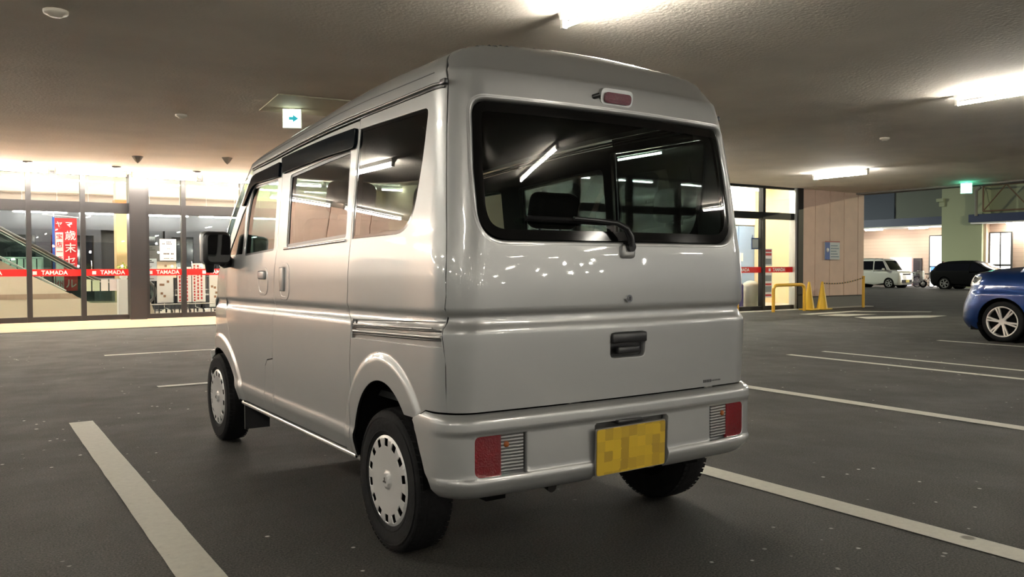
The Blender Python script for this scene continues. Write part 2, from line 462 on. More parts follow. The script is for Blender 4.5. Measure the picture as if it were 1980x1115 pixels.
# slide rails: chrome-grey bars riding in the channel
def side_bar(name, pts, r, m, out=.0, parent=None, n=8, mir=True):
    P = []
    for i in range(len(pts)-1):
        for j in range(12):
            t = j/12; P.append((pts[i][0]+(pts[i+1][0]-pts[i][0])*t, pts[i][1]+(pts[i+1][1]-pts[i][1])*t))
    P.append(pts[-1]); Q = []
    for y,z in P:
        p = Vector(side(y,z)); p.x -= out; Q.append(p)
    b = B(); b.tube(Q, r, n); o = b.build(name, m, parent or van)
    if mir: parts_left.append(o)
    return o
RAILM = mat('rail_metal', (.62,.60,.57), .35, .5)
side_bar('slide_rail', [(.800,.850),(.150,.864)], .0040, RAILM, -.002)
side_bar('slide_rail', [(.800,.824),(.098,.838)], .0050, RAILM, .000)
side_bar('rail_seal', [(.815,.842),(.10,.857)], .0035, BLK, -.005)
side_bar('rail_seal', [(.800,.813),(.098,.828)], .004, BLK, -.005)
sp('rail_opening', round_poly([(.828,.872),(.800,.872),(.785,.83),(.800,.797),(.826,.795)], .004, 3), off=-.006, fl=0, m=BLK)
side_bar('rail_seal', [(.106,.868),(.100,.83)], .006, BLK, -.012)
# --- sliding door --------------------------------------------------------
SW = round_poly([(1.677,1.541),(.925,1.556),(.920,1.190),(1.667,1.168)], [.02,.03,.02,.02], 5)
sd = [(y+.0070,z) for y,z in slide_rear]                        # 4.5 mm shut line
sd = [(p[0], p[1]) for p in sd]; sd[0] = (sd[0][0],1.662)
slide_front = [(1.845,.325),(1.836,.52),(1.833,.62),(1.820,.85),(1.822,.9),(1.818,1.0),(1.803,1.17),(1.799,1.50),(1.797,1.662)]
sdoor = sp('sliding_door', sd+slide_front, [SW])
# --- pillar foot between the doors ---------------------------------------
sp('door_pillar_panel', [(1.8515,.325),(1.8425,.52),(1.8395,.605),(1.928,.592),(1.962,.56),(1.982,.46),(2.008,.325)])
# --- front door ----------------------------------------------------------
fd = [(2.015,.325),(1.989,.46),(1.968,.565),(1.931,.599),(1.8395,.613),(1.8265,.85),(1.8285,.9),(1.8245,1.0),(1.8095,1.17),(1.8055,1.50),(1.8035,1.662),(2.33,1.662),(2.60,1.43),(2.70,1.30),(2.77,1.14),(2.765,1.0),(2.735,.84),(2.66,.70),(2.60,.60)]
af = [p for p in arc_pts(AF, 140, 172, 10)]
fd += [(2.548,.50)]+[(2.50,.40),(2.475,.325)]
FW = round_poly([(1.866,1.550),(1.856,1.155),(2.378,1.133),(2.375,1.30),(2.353,1.44),(2.300,1.560)], [.02,.02,.04,.02,.05,.04], 5)
FW2 = round_poly([(2.415,1.145),(2.405,1.46),(2.48,1.41),(2.70,1.18),(2.70,1.145)], .012, 3)
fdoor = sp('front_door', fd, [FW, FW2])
# --- front wing ------------------------------------------------------------
fw = [(2.553,.495),(2.605,.60),(2.665,.70),(2.740,.84),(2.770,1.0),(2.774,1.08),(2.93,1.08),(3.03,1.0),(3.10,.85),(3.12,.6)]
sp('front_wing', [(2.4795,.318),(2.505,.40)]+fw+[(3.12,.45)]+[(min(max(p[0],2.51),3.11),p[1]) for p in arc_pts(AF, 55, 158, 18)]+[(2.50,.36),(2.49,.318)])
# --- sill strip ------------------------------------------------------------
sill = B()
pts = [(-.700,y,.300) for y in np.linspace(.80,2.48,9)]
sill.tube(pts, .014, 10); parts_left.append(sill.build('sill', mat('bright_sill_paint', (.62,.61,.58), .25, .6, 1), van))
# --- glass on the side --------------------------------------------------------
QG = round_poly([(.849,1.625),(.259,1.619),(.277,1.44),(.338,1.191),(.857,1.185)], [.005,.033,.08,.118,.004], 7)
sp('quarter_window', QG, m=PRIV, off=-.0045, fl=0, lines=())
sp('sliding_door_window', SW, m=glass('side_glass', (.16,.185,.18), .05), off=-.007, fl=0, lines=())
sp('front_door_window', FW, m=CLEARG, off=-.007, fl=0, lines=())
sp('corner_window', FW2, m=FRIT, off=-.004, fl=0, lines=())
def ring(P, d):
    """inset polygon by d (towards the inside)"""
    c = []; n = len(P); s_ = 1 if area2(P) > 0 else -1
    for i in range(n):
        a = Vector(P[i-1]); b = Vector(P[(i+1)%n]); t = (b-a)
        if t.length < 1e-9: c.append(P[i]); continue
        t.normalize(); c.append((P[i][0]-t.y*d*s_, P[i][1]+t.x*d*s_))
    return c
sp('window_seal', SW, [ring(SW,.016)], m=BLK, off=-.004, fl=0, hf=0, lines=())
sp('window_seal', FW, [ring(FW,.014)], m=BLK, off=-.004, fl=0, hf=0, lines=())
sp('window_seal', QG, [ring(QG,.012)], m=FRIT, off=-.0035, fl=0, hf=0, lines=())
side_bar('window_ledge_trim', [(1.69,1.160),(.92,1.178)], .006, CHR, .001)
# smoked rain visors
VIS = mat('smoked_visor', (.003,.006,.010), .04, spec=.06)
sp('rain_visor', round_poly([(1.800,1.646),(.872,1.632),(.866,1.553),(1.765,1.560)], [.01,.01,.03,.01], 4), off=.014, m=VIS, fl=.014, lines=())
sp('rain_visor', round_poly([(1.825,1.552),(1.830,1.630),(2.30,1.628),(2.46,1.46),(2.42,1.46),(2.28,1.572)], [.01,.01,.06,.01,.01,.08], 4), off=.014, m=VIS, fl=.014, lines=())
# drip rail and its dark gap
side_bar('drip_rail', [(.176,1.693),(.9,1.685),(1.7,1.686),(2.34,1.684)], .0065, mat('rail_metal_dark', (.22,.215,.205), .35, .8), .004)
side_bar('drip_rail_gap', [(.18,1.679),(.9,1.672),(1.7,1.673),(2.34,1.671)], .0045, BLK, .001)
e = B(); p = Vector(side(.185,1.694)); e.rbox(p.x-.014,p.x+.004,.166,.202,1.686,1.706,.004,2); parts_left.append(e.build('drip_rail_cap', BLK, van))
side_bar('roof_seam', [(.262,1.742),(.9,1.742),(1.7,1.742),(2.3,1.742)], .0016, mat('seam_grey', (.10,.10,.095), .6), .0)

# --- door handles -----------------------------------------------------------
def handle(name, cy, cz, hw, hh, black_side):
    O = round_poly([(cy-hw,cz-hh),(cy+hw,cz-hh),(cy+hw,cz+hh),(cy-hw,cz+hh)], hw*.75, 6)
    I = round_poly([(cy-hw*.80,cz-hh*.86),(cy+hw*.80,cz-hh*.86),(cy+hw*.80,cz+hh*.86),(cy-hw*.80,cz+hh*.86)], hw*.6, 6)
    o = sp(name, O, [I], off=.003, fl=[(0,0,1),(.003,-.001,.7),(.006,-.006,.1)], hf=[(0,0,1),(.003,-.002,.6),(.006,-.014,0)], step=.012, lines=())
    c = sp('handle_cup', I, off=-.010, fl=0, m=mat('silver_recess_paint',(.2,.2,.2)) if not black_side else BLK, parent=o, step=.02, mir=False)
    g = B(); x0 = side(cy,cz)[0]
    if black_side:
        g.rbox(x0-.010,x0+.006, cy-hw*.10, cy+hw*.72, cz-hh*.72, cz+hh*.74, .006, 3)
    else:
        g.rbox(x0-.014,x0+.006, cy-hw*.62, cy+hw*.62, cz-hh*.02, cz+hh*.70, .009, 3)
    g.build('handle_grip', PAINT, o)
    return o
handle('door_handle', 2.005, 1.008, .085, .062, False)
handle('door_handle', 1.665, 1.010, .073, .080, True)

for o in list(parts_left):
    m = mirror_obj(o)
    if 'label' in o: m['label'] = o['label']
    for ch in o.children: mirror_obj(ch, parent=m)
# fuel flap line is on this side? none visible

# --- roof ----------------------------------------------------------------------
zs = [1.70+.19*(i/200) for i in range(201)]
sec = [(smooth_table(WT,z), z) for z in zs]
arcL = [0]
for a,b in zip(sec, sec[1:]): arcL.append(arcL[-1]+math.dist(a,b))
TA = arcL[-1]; QT = [(arcL[i], zs[i]) for i in range(201)]
def roof(q, y):
    s_ = max(0, TA-abs(q)); z = lerp_table(QT, s_); w = smooth_table(WT, z); sg = 1 if q > 0 else -1
    if y > 2.35: t = y-2.35; w = max(0, w-.012*t)
    elif y < VS.yend(z): w = VS.end(VS.s_of_y(y,z), z)[0]
    return (sg*w, y, zmap(y, z))
def roof_front(q): return 2.36+.40*(1-min(1,abs(q)/TA)**3)
N = 40
rp = [(q_, ys(lerp_table(QT, TA-abs(q_)))+.004) for q_ in [-TA+2*TA*i/N for i in range(N+1)]]+[(TA-2*TA*i/N, roof_front(TA-2*TA*i/N)) for i in range(N+1)]
panel('roof', roof, rp, [], PAINT, van, step=.03, flange=.01, outward=lambda p:(p.x*.3,0,1))
panel('headliner', roof, [(-TA*.97,.30),(TA*.97,.30),(TA*.97,2.36),(-TA*.97,2.36)], [], LINING, van, step=.06, off=-.035, flange=0, outward=lambda p:(p.x*.3,0,1))

# --- nose, windscreen ---------------------------------------------------------
YN = [(.28,3.30),(.40,3.36),(.60,3.375),(.85,3.36),(1.0,3.28),(1.08,3.20)]
def nose(t, z):
    ye_ = lerp_table([(.28,3.05),(.5,3.12),(.85,3.10),(1.0,3.03),(1.08,2.93)], z); yc_ = smooth_table(YN, z)
    x = -side(ye_, z)[0]
    k = max(0, 1-abs(t)**3.2)**(1/2.4)
    return (t*x, ye_+(yc_-ye_)*k, z)
panel('nose_panel', nose, [(-1,.30),(1,.30),(1,1.075),(-1,1.075)], [], PAINT, van, step=.05, flange=0, outward=(0,1,.1), lines_v=(.55,))
def wind(t, v):
    zb = 1.075; a = nose(t, zb); q = t*TA; c = roof(q*.999, roof_front(q))
    p = Vector(a).lerp(Vector(c), v); b = .05*math.sin(PI*v); return (p.x*(1+b*.3), p.y+b*.6, p.z+b*.5)
panel('windscreen', wind, [(-.93,.04),(.93,.04),(.93,.97),(-.93,.97)], [], CLEARG, van, step=.05, flange=0, outward=(0,1,.6))
for sgn in (-1,1):
    panel('front_pillar', wind, [(sgn*.93,0),(sgn*1.0,0),(sgn*1.0,1),(sgn*.93,1)], [], PAINT, van, step=.03, flange=0, outward=(sgn*.5,1,.6))
for sgn in (-1,1):
    hl = round_poly([(sgn*.62,.70),(sgn*.93,.72),(sgn*.97,.92),(sgn*.70,.90)], .03, 4)
    panel('headlamp', nose, hl, [], mat('headlamp_glass', (.7,.72,.75), .08, .6, 1), van, step=.04, off=.006, flange=.01, outward=(0,1,.1))
panel('front_bumper', nose, [(-1,.30),(1,.30),(1,.54),(-1,.54)], [], PAINT, van, step=.05, off=.025, flange=.025, outward=(0,1,.1))

# --- tailgate --------------------------------------------------------------------
def rend(s_, z): return VS.end(s_, z)
OUTR = lambda p: (p.x*.6, -1, .15+max(0,p.z-1.74)*8)
ztop = 1.8835
zl = [.590,.62,.68,.74,.80,.845,.862,.885,.90,.918,.935,.97,1.02,1.08,1.14,1.2,1.3,1.4,1.5,1.6,1.68,1.72,1.742,1.76,1.78,1.80,1.82,1.835,1.85,1.86,1.868,1.876,ztop]
tg = [(-VS.s_of_y(ys(z)-.0045, z), z) for z in reversed(zl)]+[(VS.s_of_y(ys(z)-.0045, z), z) for z in zl]
TW = round_poly([(-.622,1.653),(.622,1.653),(.636,1.40),(.628,1.140),(-.628,1.140),(-.636,1.40)], [.075,.075,.0,.13,.13,.0], 9)
TG_ = round_poly([(-.600,1.631),(.600,1.631),(.614,1.40),(.606,1.162),(-.606,1.162),(-.614,1.40)], [.062,.062,.0,.115,.115,.0], 9)
HW = round_poly([(-.081,.731),(.097,.731),(.097,.832),(-.081,.832)], .026, 6)
rimprof = [(0,0,1),(.003,.0035,.8),(.009,.0045,1),(.014,.001,.6),(.017,-.006,.25),(.0195,-.014,.1),(.0205,-.022,0)]
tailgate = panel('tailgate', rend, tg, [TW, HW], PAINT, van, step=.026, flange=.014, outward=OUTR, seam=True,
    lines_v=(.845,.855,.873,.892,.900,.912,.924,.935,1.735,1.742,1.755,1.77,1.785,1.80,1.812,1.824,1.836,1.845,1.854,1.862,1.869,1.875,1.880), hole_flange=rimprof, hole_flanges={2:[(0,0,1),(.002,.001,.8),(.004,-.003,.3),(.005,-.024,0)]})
panel('rear_window', rend, TG_, [], TINT, van, step=.03, off=-.0135, flange=0, outward=OUTR)
FR2 = ring(TG_, .034)
panel('window_border', rend, TG_, [round_poly(FR2,0)], FRIT, bpy.data.objects['rear_window'], step=.03, off=-.012, flange=0, hole_flange=0, outward=OUTR)
# handle pocket
panel('handle_recess', rend, HW, [], BLK, van, step=.02, off=-.022, flange=0, outward=OUTR)
g = B(); g.rbox(-.076,.092,-.008,.018,.790,.827,.006,3); g.rbox(-.045,.062,-.002,.018,.748,.776,.006,3)
g.build('tailgate_handle', BLK, van)
g = B(); g.cyl((.007,.012,.951),(.007,-.003,.951),.0145,n=24); g.cyl((.007,-.002,.951),(.007,-.006,.951),.009,n=20); g.build('tailgate_lock', CHR, van)
g = B(); g.box(.004,.010,-.0075,-.004,.944,.958); g.build('key_slot', BLK, bpy.data.objects['tailgate_lock'])
# small dark lettering smudge on the tailgate
g = B(); xx = .418
for i in range(12):
    wd = .0085 if i < 5 else .005; hh = .011 if i < 5 else .006
    p = rend(xx+wd/2, .6105); g.box(xx, xx+wd*.78, p[1]-.0012, p[1]+.002, .6105-hh/2, .6105+hh/2); xx += wd+(.0015 if i < 5 else .003)
g.build('badge_lettering', mat('dark_badge', (.05,.05,.05), .5), van)['label'] = 'tiny dark lettering low on the tailgate'
# high stop lamp
g = B(); pts = round_poly([(-.076,1.664),(.079,1.664),(.079,1.724),(-.076,1.724)], .024, 6)
M0 = Matrix.Rotation(-.13,4,'X')
ymid = rend(0,1.694)[1]
Mx = Matrix.Translation((0,ymid,1.694)) @ Matrix.Rotation(.13,4,'X') @ Matrix.Translation((0,0,-1.694))
g.prism(pts, -.010, .014, 'xz', Mx)
sl = g.build('stop_lamp_housing', PAINT, van)
g = B(); g.prism(round_poly([(-.062,1.671),(.067,1.671),(.067,1.710),(-.062,1.710)], .018, 6), -.016, .0, 'xz', Mx)
g.build('stop_lamp', mat('dark_red_lens', (.13,.004,.012), .15, coat=1, bump=.2, bscale=200), sl)['label'] = 'dark red stop lamp lens'
g = B(); p = rend(-.095,1.688); g.cyl((p[0]-.010,p[1]+.004,p[2]-.002),(p[0]+.010,p[1]-.014,p[2]+.005),.0095,n=14); g.build('washer_nozzle', BLK, van)
# wiper
def rp_(x, z, o): p = rend(x, z); return Vector((p[0], p[1]-o, p[2]))
g = B(); g.cyl(rp_(.001,1.143,-.01), rp_(.001,1.139,.034), .021,.017, n=20)
g.tube([rp_(.001,1.142,.028), rp_(-.006,1.175,.034), rp_(-.030,1.205,.040), rp_(-.075,1.224,.040), rp_(-.16,1.231,.038), rp_(-.26,1.236,.034)], [.014,.013,.012,.010,.008,.007], 10)
wp = g.build('wiper_arm', BLK, van)
g = B(); g.tube([rp_(x,1.2265+.018*abs(x+.05)*1.1,.022) for x in np.linspace(-.085,-.445,10)], .008, 8)
g.tube([rp_(x,1.2195+.018*abs(x+.05)*1.1,.016) for x in np.linspace(-.085,-.445,10)], .0045, 6)
g.build('wiper_blade', RUB, wp)
g = B(); g.rbox(-.032,.034,-.012,.02,1.098,1.150,.014,4); g.build('wiper_base_cover', PAINT, van)

# --- rear bumper -------------------------------------------------------------------
BS = Shape([(.29,.700),(.305,.722),(.33,.742),(.36,.751),(.40,.7525),(.52,.753),(.55,.752),(.57,.749),(.584,.738)],
           [(.29,.05),(.302,.022),(.32,.002),(.345,-.0095),(.356,-.012),(.366,-.0095),(.378,-.0025),(.39,-.002),(.510,-.002),(.516,-.0035),(.523,-.0095),(.535,-.0105),(.554,-.010),(.564,-.0065),(.577,.007),(.584,.022)],
           [(.28,.12)], [(.28,.028)])
def bfn(s_, z): return BS.end(s_, z)
bz = [(.302,.133),(.33,.142),(.38,.166),(.42,.186),(.448,.202),(.50,.228),(.545,.256),(.553,.252),(.568,.216),(.583,.186)]
bo = [(-BS.s_of_y(y,z), z) for z,y in reversed(bz)]+[(BS.s_of_y(y,z), z) for z,y in bz]
def lampP(sg, a=.438, b=.648, z0=.370, z1=.513):
    P = [(sg*a,z0),(sg*b,z0+.004),(sg*b,z1),(sg*a,z1)]
    return round_poly(P, [.006,.026,.022,.006], 5)
PK = round_poly([(-.190,.300),(.203,.300),(.212,.500),(.195,.512),(-.190,.512)], [0,0,.006,.014,.02], 3)
bo2 = bo
# plate pocket is a notch open at the bottom: cut the outline instead of a hole
half = len(bz)
left = bo[:half]; right = bo[half:]
notch = [(-.156,.302),(-.156,.500),(-.148,.509),(.196,.508),(.208,.498),(.200,.302)]
bout = left+notch+right
LRECESS = [(0,0,1),(.003,-.001,.7),(.006,-.006,.2),(.007,-.02,0)]
bump = panel('rear_bumper', bfn, bout, [lampP(-1), lampP(1)], PAINT, van, step=.02, flange=.03, outward=lambda p:(p.x*.6,-1,0),
    lines_v=(.345,.356,.366,.378,.505,.514,.522,.535,.553,.566,.577), hole_flange=LRECESS)
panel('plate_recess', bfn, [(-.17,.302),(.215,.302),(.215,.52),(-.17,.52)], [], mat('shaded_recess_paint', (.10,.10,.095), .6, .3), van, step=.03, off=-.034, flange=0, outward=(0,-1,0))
# lamps
REDL = mat('red_lamp_lens', (.17,.002,.006), .12, coat=1, bump=.25, bscale=160)
def clear_mat():
    m = mat('clear_ribbed_lens', (.55,.56,.56), .25, .3, 1)
    nt = m.node_tree; b = nt.nodes['Principled BSDF']; tc = nt.nodes.new('ShaderNodeTexCoord')
    wv = nt.nodes.new('ShaderNodeTexWave'); wv.bands_direction = 'Z'; wv.inputs['Scale'].default_value = 28; wv.inputs['Distortion'].default_value = 1.5
    bp = nt.nodes.new('ShaderNodeBump'); bp.inputs['Strength'].default_value = .8; bp.inputs['Distance'].default_value = .02
    nt.links.new(tc.outputs['Object'], wv.inputs['Vector']); nt.links.new(wv.outputs[0], bp.inputs['Height']); nt.links.new(bp.outputs[0], b.inputs['Normal'])
    r = nt.nodes.new('ShaderNodeValToRGB'); r.color_ramp.elements[0].color = (.22,.22,.22,1); r.color_ramp.elements[1].color = (.9,.9,.9,1); r.color_ramp.elements[0].position = .08; r.color_ramp.elements[1].position = .45
    nt.links.new(wv.outputs[0], r.inputs[0]); nt.links.new(r.outputs[0], b.inputs['Base Color'])
    return m
CLR = clear_mat()
for sg in (-1,1):
    sp_ = .545
    R_ = round_poly([(sg*(sp_+.001),.372),(sg*.646,.376),(sg*.646,.511),(sg*(sp_+.001),.511)], [.002,.024,.02,.002], 5)
    K_ = round_poly([(sg*.456,.386),(sg*(sp_-.001),.386),(sg*(sp_-.001),.511),(sg*.456,.511)], .003, 2)
    hb = panel('rear_lamp', bfn, lampP(sg), [], BLK, van, step=.03, off=-.016, flange=0, outward=(0,-1,0))
    panel('red_lens', bfn, R_, [], REDL, hb, step=.015, off=-.002, flange=.014, outward=(0,-1,0))['label'] = 'red tail and brake lens'
    panel('clear_lens', bfn, K_, [], CLR, hb, step=.015, off=-.006, flange=.010, outward=(0,-1,0))['label'] = 'clear ribbed lens'
    b_ = B(); q = bfn(sg*.522,.475); b_.lathe([(0,.012),(.008,.010),(.012,.004),(.013,0)], 'y', (q[0],q[1]-.012+.0,q[2]), 16)
    bb = B(); n_ = 10
    vs = []
    bb.lathe([(.0001,-.006),(.006,-.005),(.010,-.001),(.011,.004)], 'y', (q[0],q[1]+.004,q[2]), 16)
    bb.build('indicator_bulb', mat('amber_bulb', (.35,.09,.01), .3, coat=.5), hb)['label'] = 'amber indicator bulb'
# number plate: plain yellow with an unreadable blotchy surface
pm = mat('yellow_plate', (.78,.50,.03), .45, coat=.3)
nt = pm.node_tree; b = nt.nodes['Principled BSDF']; tc = nt.nodes.new('ShaderNodeTexCoord'); vo = nt.nodes.new('ShaderNodeTexVoronoi'); vo.feature = 'F1'; vo.distance = 'CHEBYCHEV'; vo.inputs['Scale'].default_value = 26; vo.inputs['Randomness'].default_value = .25
rmp = nt.nodes.new('ShaderNodeValToRGB'); rmp.color_ramp.elements[0].color = (.42,.27,.024,1); rmp.color_ramp.elements[1].color = (.72,.48,.025,1)
sep = nt.nodes.new('ShaderNodeSeparateColor'); nt.links.new(tc.outputs['Object'], vo.inputs['Vector']); nt.links.new(vo.outputs['Color'], sep.inputs[0]); nt.links.new(sep.outputs[0], rmp.inputs[0]); nt.links.new(rmp.outputs[0], b.inputs['Base Color'])
g = B(); Mp = Matrix.Translation((0,-.022,.407)) @ Matrix.Rotation(.035,4,'X') @ Matrix.Rotation(-.01,4,'Y')
g.prism(round_poly([(-.168,-.086),(.168,-.086),(.168,.086),(-.168,.086)], .008, 3), 0, .006, 'xz', Mp)
pf = g.build('plate_frame', mat('plate_frame_metal', (.35,.33,.30), .4, .7), van)
g = B(); g.prism(round_poly([(-.165,-.0825),(.165,-.0825),(.165,.0825),(-.165,.0825)], .010, 3), -.003, .002, 'xz', Mp)
g.build('number_plate', mat('yellow_plate'), pf)['label'] = 'yellow number plate with unreadable marks'
g = B(); g.rbox(-.06,.06,-.02,.03,.497,.512,.004,2); g.build('plate_lamp', BLK, van)

# --- exterior mirrors ----------------------------------------------------------------
for sg in (-1,1):
    Mm = Matrix.Translation((sg*.810,2.60,1.178)) @ Matrix.Rotation(sg*-.12,4,'Z')
    g = B(); g.rbox(-.080,.080,-.03,.045,-.094,.094,.034,5, Mm); 
    hs = g.build('door_mirror', BLK, van)
    g = B(); g.rbox(-.086,.086,-.008,.062,-.092,.098,.030,5, Mm); g.build('mirror_cap', PAINT, hs)
    g = B(); g.prism(round_poly([(-.064,-.078),(.064,-.078),(.064,.078),(-.064,.078)], .028, 5), -.033, -.029, 'xz', Mm); g.build('mirror_glass', mat('mirror_glass_dark', (.02,.02,.022), .05, coat=1), hs)
    g = B(); g.tube([Mm @ Vector((sg*-.03,.0,-.085)), (sg*.765,2.62,1.085),(sg*.715,2.66,1.10)], [.020,.022,.03], 10); g.build('mirror_arm', BLK, hs)
    g = B(); g.cyl(Mm @ Vector((sg*.035,.02,-.088)), Mm @ Vector((sg*.03,.03,-.135)), .028,.022, n=16); g.build('lower_mirror', BLK, hs)

# --- wheels --------------------------------------------------------------------------
def make_wheel():
    R0 = .268
    pr = [(.165,-.060),(.172,-.068),(.190,-.072),(.225,-.0735),(.247,-.070),(.258,-.062),(.2655,-.048),(.268,-.030),(.268,.030),(.2655,.048),(.258,.062),(.247,.070),(.225,.0735),(.190,.072),(.172,.068),(.165,.060)]
    g = B(); g.lathe(pr, 'x', (0,0,0), 72)
    # tread grooves and blocks
    for xg in (-.033,-.011,.011,.033):
        g.lathe([(.2684,xg-.0045),(.2705,xg-.004),(.2705,xg+.004),(.2684,xg+.0045)], 'x', (0,0,0), 72) if False else None
    for i in range(64):
        a = 2*PI*i/64
        M = Matrix.Rotation(a,4,'X')
        for x0,x1,sk in ((-.064,-.040,.01),(-.034,-.014,-.008),(-.009,.009,.008),(.014,.034,-.008),(.040,.064,.01)):
            rr = .2688 if abs(x0+x1) < .09 else .2655
            g.add([M @ Vector(p) for p in ((x0,-.0105+sk*.3,rr),(x1,-.0105-sk*.3,rr),(x1,.0095-sk*.3,rr),(x0,.0095+sk*.3,rr))], [(0,1,2,3)])
    g.lathe([(.232,-.0745),(.236,-.0750),(.240,-.0738)], 'x', (0,0,0), 72)
    g.lathe([(.183,-.0722),(.186,-.0735),(.189,-.0725)], 'x', (0,0,0), 72)
    wh = g.build('wheel', RUB, None)
    g = B(); g.lathe([(.168,-.058),(.150,-.030),(.140,.0),(.140,.05),(.165,.06)], 'x', (0,0,0), 48); g.cyl((-.02,0,0),(0,0,0),.14,n=40); g.build('rim', mat('dark_steel_rim', (.004,.004,.004), .8, spec=.1), wh)
    # wheel cover with fourteen openings
    def disc(u, v):
        r = math.hypot(u, v)
        x = -lerp_table([(0,.078),(.026,.078),(.031,.070),(.036,.0665),(.06,.0675),(.11,.0715),(.140,.0735),(.158,.0725),(.168,.066)], r)
        return (x, u, v)
    holes = []
    for i in range(14):
        a = 2*PI*(i+.5)/14; c, s_ = math.cos(a), math.sin(a)
        P = [(-.0175,-.0165),(.0165,-.0165),(.0165,.0165),(-.0175,.0165)]
        P = [(.1440+x, y) for x,y in P]; P = round_poly(P, .005, 3)
        holes.append([(c*x-s_*y, s_*x+c*y) for x,y in P])
    oc = [(.168*math.cos(2*PI*i/96), .168*math.sin(2*PI*i/96)) for i in range(96)]
    cov = panel('wheel_cover', disc, oc, holes, mat('wheel_cover_silver', (.66,.65,.63), .35, .35, .5), wh, step=.0085, flange=[(0,0,1),(.001,-.001,.4),(.0015,-.004,0)], outward=(-1,0,0))
    g = B()
    for k in range(3):
        a = math.radians(90+120*k); d = Vector((0,math.cos(a),math.sin(a))); n_ = Vector((0,-math.sin(a),math.cos(a))); L = .014
        q = [Vector((-.0785,0,0)), d*L*.5+n_*L*.289+Vector((-.0785,0,0)), d*L+Vector((-.0785,0,0)), d*L*.5-n_*L*.289+Vector((-.0785,0,0))]
        up = Vector((-.003,0,0)); g.add(q+[p+up for p in q], [(0,1,2,3),(4,5,6,7),(0,1,5,4),(1,2,6,5),(2,3,7,6),(3,0,4,7)])
    g.build('centre_emblem', mat('emblem_metal', (.35,.33,.32), .25, .8), wh)
    return wh
wheel0 = make_wheel(); wheel0.parent = van
wheel0.location = (-.648,.537,.270)
for (x,y,rz) in ((-.655,2.967,0),(.648,.537,PI),(.655,2.967,PI)):
    c = copy_tree(wheel0, van); c.location = (x,y,.270); c.rotation_euler = (random.random()*2 if rz else .35, 0, rz)
# --- wheel wells, underside ------------------------------------------------------------
for sg in (-1,1):
    for A,y0,y1 in ((AR,.24,.83),(AF,2.46,3.20)):
        g = B(); n = 24; xo, xi = sg*(.722 if A is AR else .685), sg*.44
        ell = [(A[0]+(A[2]+.012)*math.cos(t), A[1]+(A[3]+.012)*math.sin(t)) for t in [i/n*PI for i in range(n+1)]]
        vs = [(xo,y,z) for y,z in ell]+[(xi,y,z) for y,z in ell]
        g.add(vs, [(i,i+1,i+n+2,i+n+1) for i in range(n)], True)
        g.add([(xi,y,z) for y,z in ell], [tuple(range(n+1))])
        g.build('wheel_well', DARK, van)
g = B()
g.box(-.66,.66,.86,2.45,.315,.335); g.box(-.44,.44,.10,3.2,.33,.36); g.box(-.52,-.44,.15,3.1,.25,.34); g.box(.44,.52,.15,3.1,.25,.34)
g.box(-.66,.66,.05,.22,.36,.40)
g.build('underbody', DARK, van)
g = B(); g.cyl((-.57,.537,.27),(.57,.537,.27),.035,n=14); g.lathe([(.02,-.09),(.09,-.05),(.10,0),(.09,.05),(.02,.09)],'x',(0.05,.537,.275),20); g.build('rear_axle', DARK, van)
g = B(); g.cyl((.25,.14,.335),(.25,.60,.335),.07,n=20); g.tube([(-.30,.30,.315),(-.31,.14,.310),(-.315,.04,.292)], .018, 12); g.cyl((-.28,.16,.335),(.2,.2,.335),.02); g.build('exhaust', mat('dark_exhaust_steel', (.03,.028,.026), .5, .6), van)
for sg in (-1,1):
    g = B(); g.box(sg*.57,sg*.71,2.425,2.44,.155,.33); g.build('mud_flap', MBLK, van)
# --- interior ----------------------------------------------------------------------------
lin = panel('side_lining', side, [(.30,.68),(.30,1.66),(2.30,1.66),(2.72,1.14),(2.45,1.0),(2.45,.68)], [ring(QW,-.004), ring(SW,-.004), ring(FW,-.004)], LINING, van, step=.06, off=-.034, flange=0, hole_flange=.0, outward=OUTL)
mirror_obj(lin)
lin2 = panel('lower_lining', side, [(.86,.34),(.86,.68),(2.42,.68),(2.42,.34)], [], LINING, van, step=.08, off=-.034, flange=0, outward=OUTL)
mirror_obj(lin2)
panel('tailgate_lining', rend, [(-.70,.62),(.70,.62),(.66,1.72),(-.66,1.72)], [ring(TG_,.02)], LINING, van, step=.06, off=-.040, flange=0, hole_flange=0, outward=OUTR)
g = B(); g.box(-.66,.66,.22,2.75,.56,.585); g.build('load_floor', LINING, van)
g = B(); g.rbox(-.66,.66,2.62,2.95,.75,1.12,.06,4); g.build('dashboard', LINING, van)
def seat(x, y, w=.46, back=.60):
    g = B(); g.rbox(x-w/2,x+w/2,y,y+.46,.585,.76,.05,4)
    M = Matrix.Translation((x,y+.03,.74)) @ Matrix.Rotation(.28,4,'X')
    g.rbox(-w/2,w/2,-.05,.06,0,back,.045,4,M); s_ = g.build('seat', SEATM, van)
    h = B(); h.rbox(-.13,.13,-.05,.05,back+.03,back+.20,.04,4,M); h.cyl(M @ Vector((-.06,0,back-.02)), M @ Vector((-.06,0,back+.06)), .007); h.cyl(M @ Vector((.06,0,back-.02)), M @ Vector((.06,0,back+.06)), .007)
    h.build('headrest', SEATM, s_)
seat(-.33,1.95); seat(.33,1.95); seat(-.30,1.0,.56,.50); seat(.30,1.0,.56,.50)
g = B(); sw = [(.0,0,0)]; Ms = Matrix.Translation((.33,2.48,1.02)) @ Matrix.Rotation(-.75,4,'X')
ringp = [Ms @ Vector((.18*math.cos(t),.0+.18*math.sin(t),0)) for t in np.linspace(0,2*PI,33)]
g.tube(ringp,.014,8); g.cyl(Ms @ Vector((-.17,0,0)), Ms @ Vector((.17,0,0)), .014); g.build('steering_wheel', BLK, van)
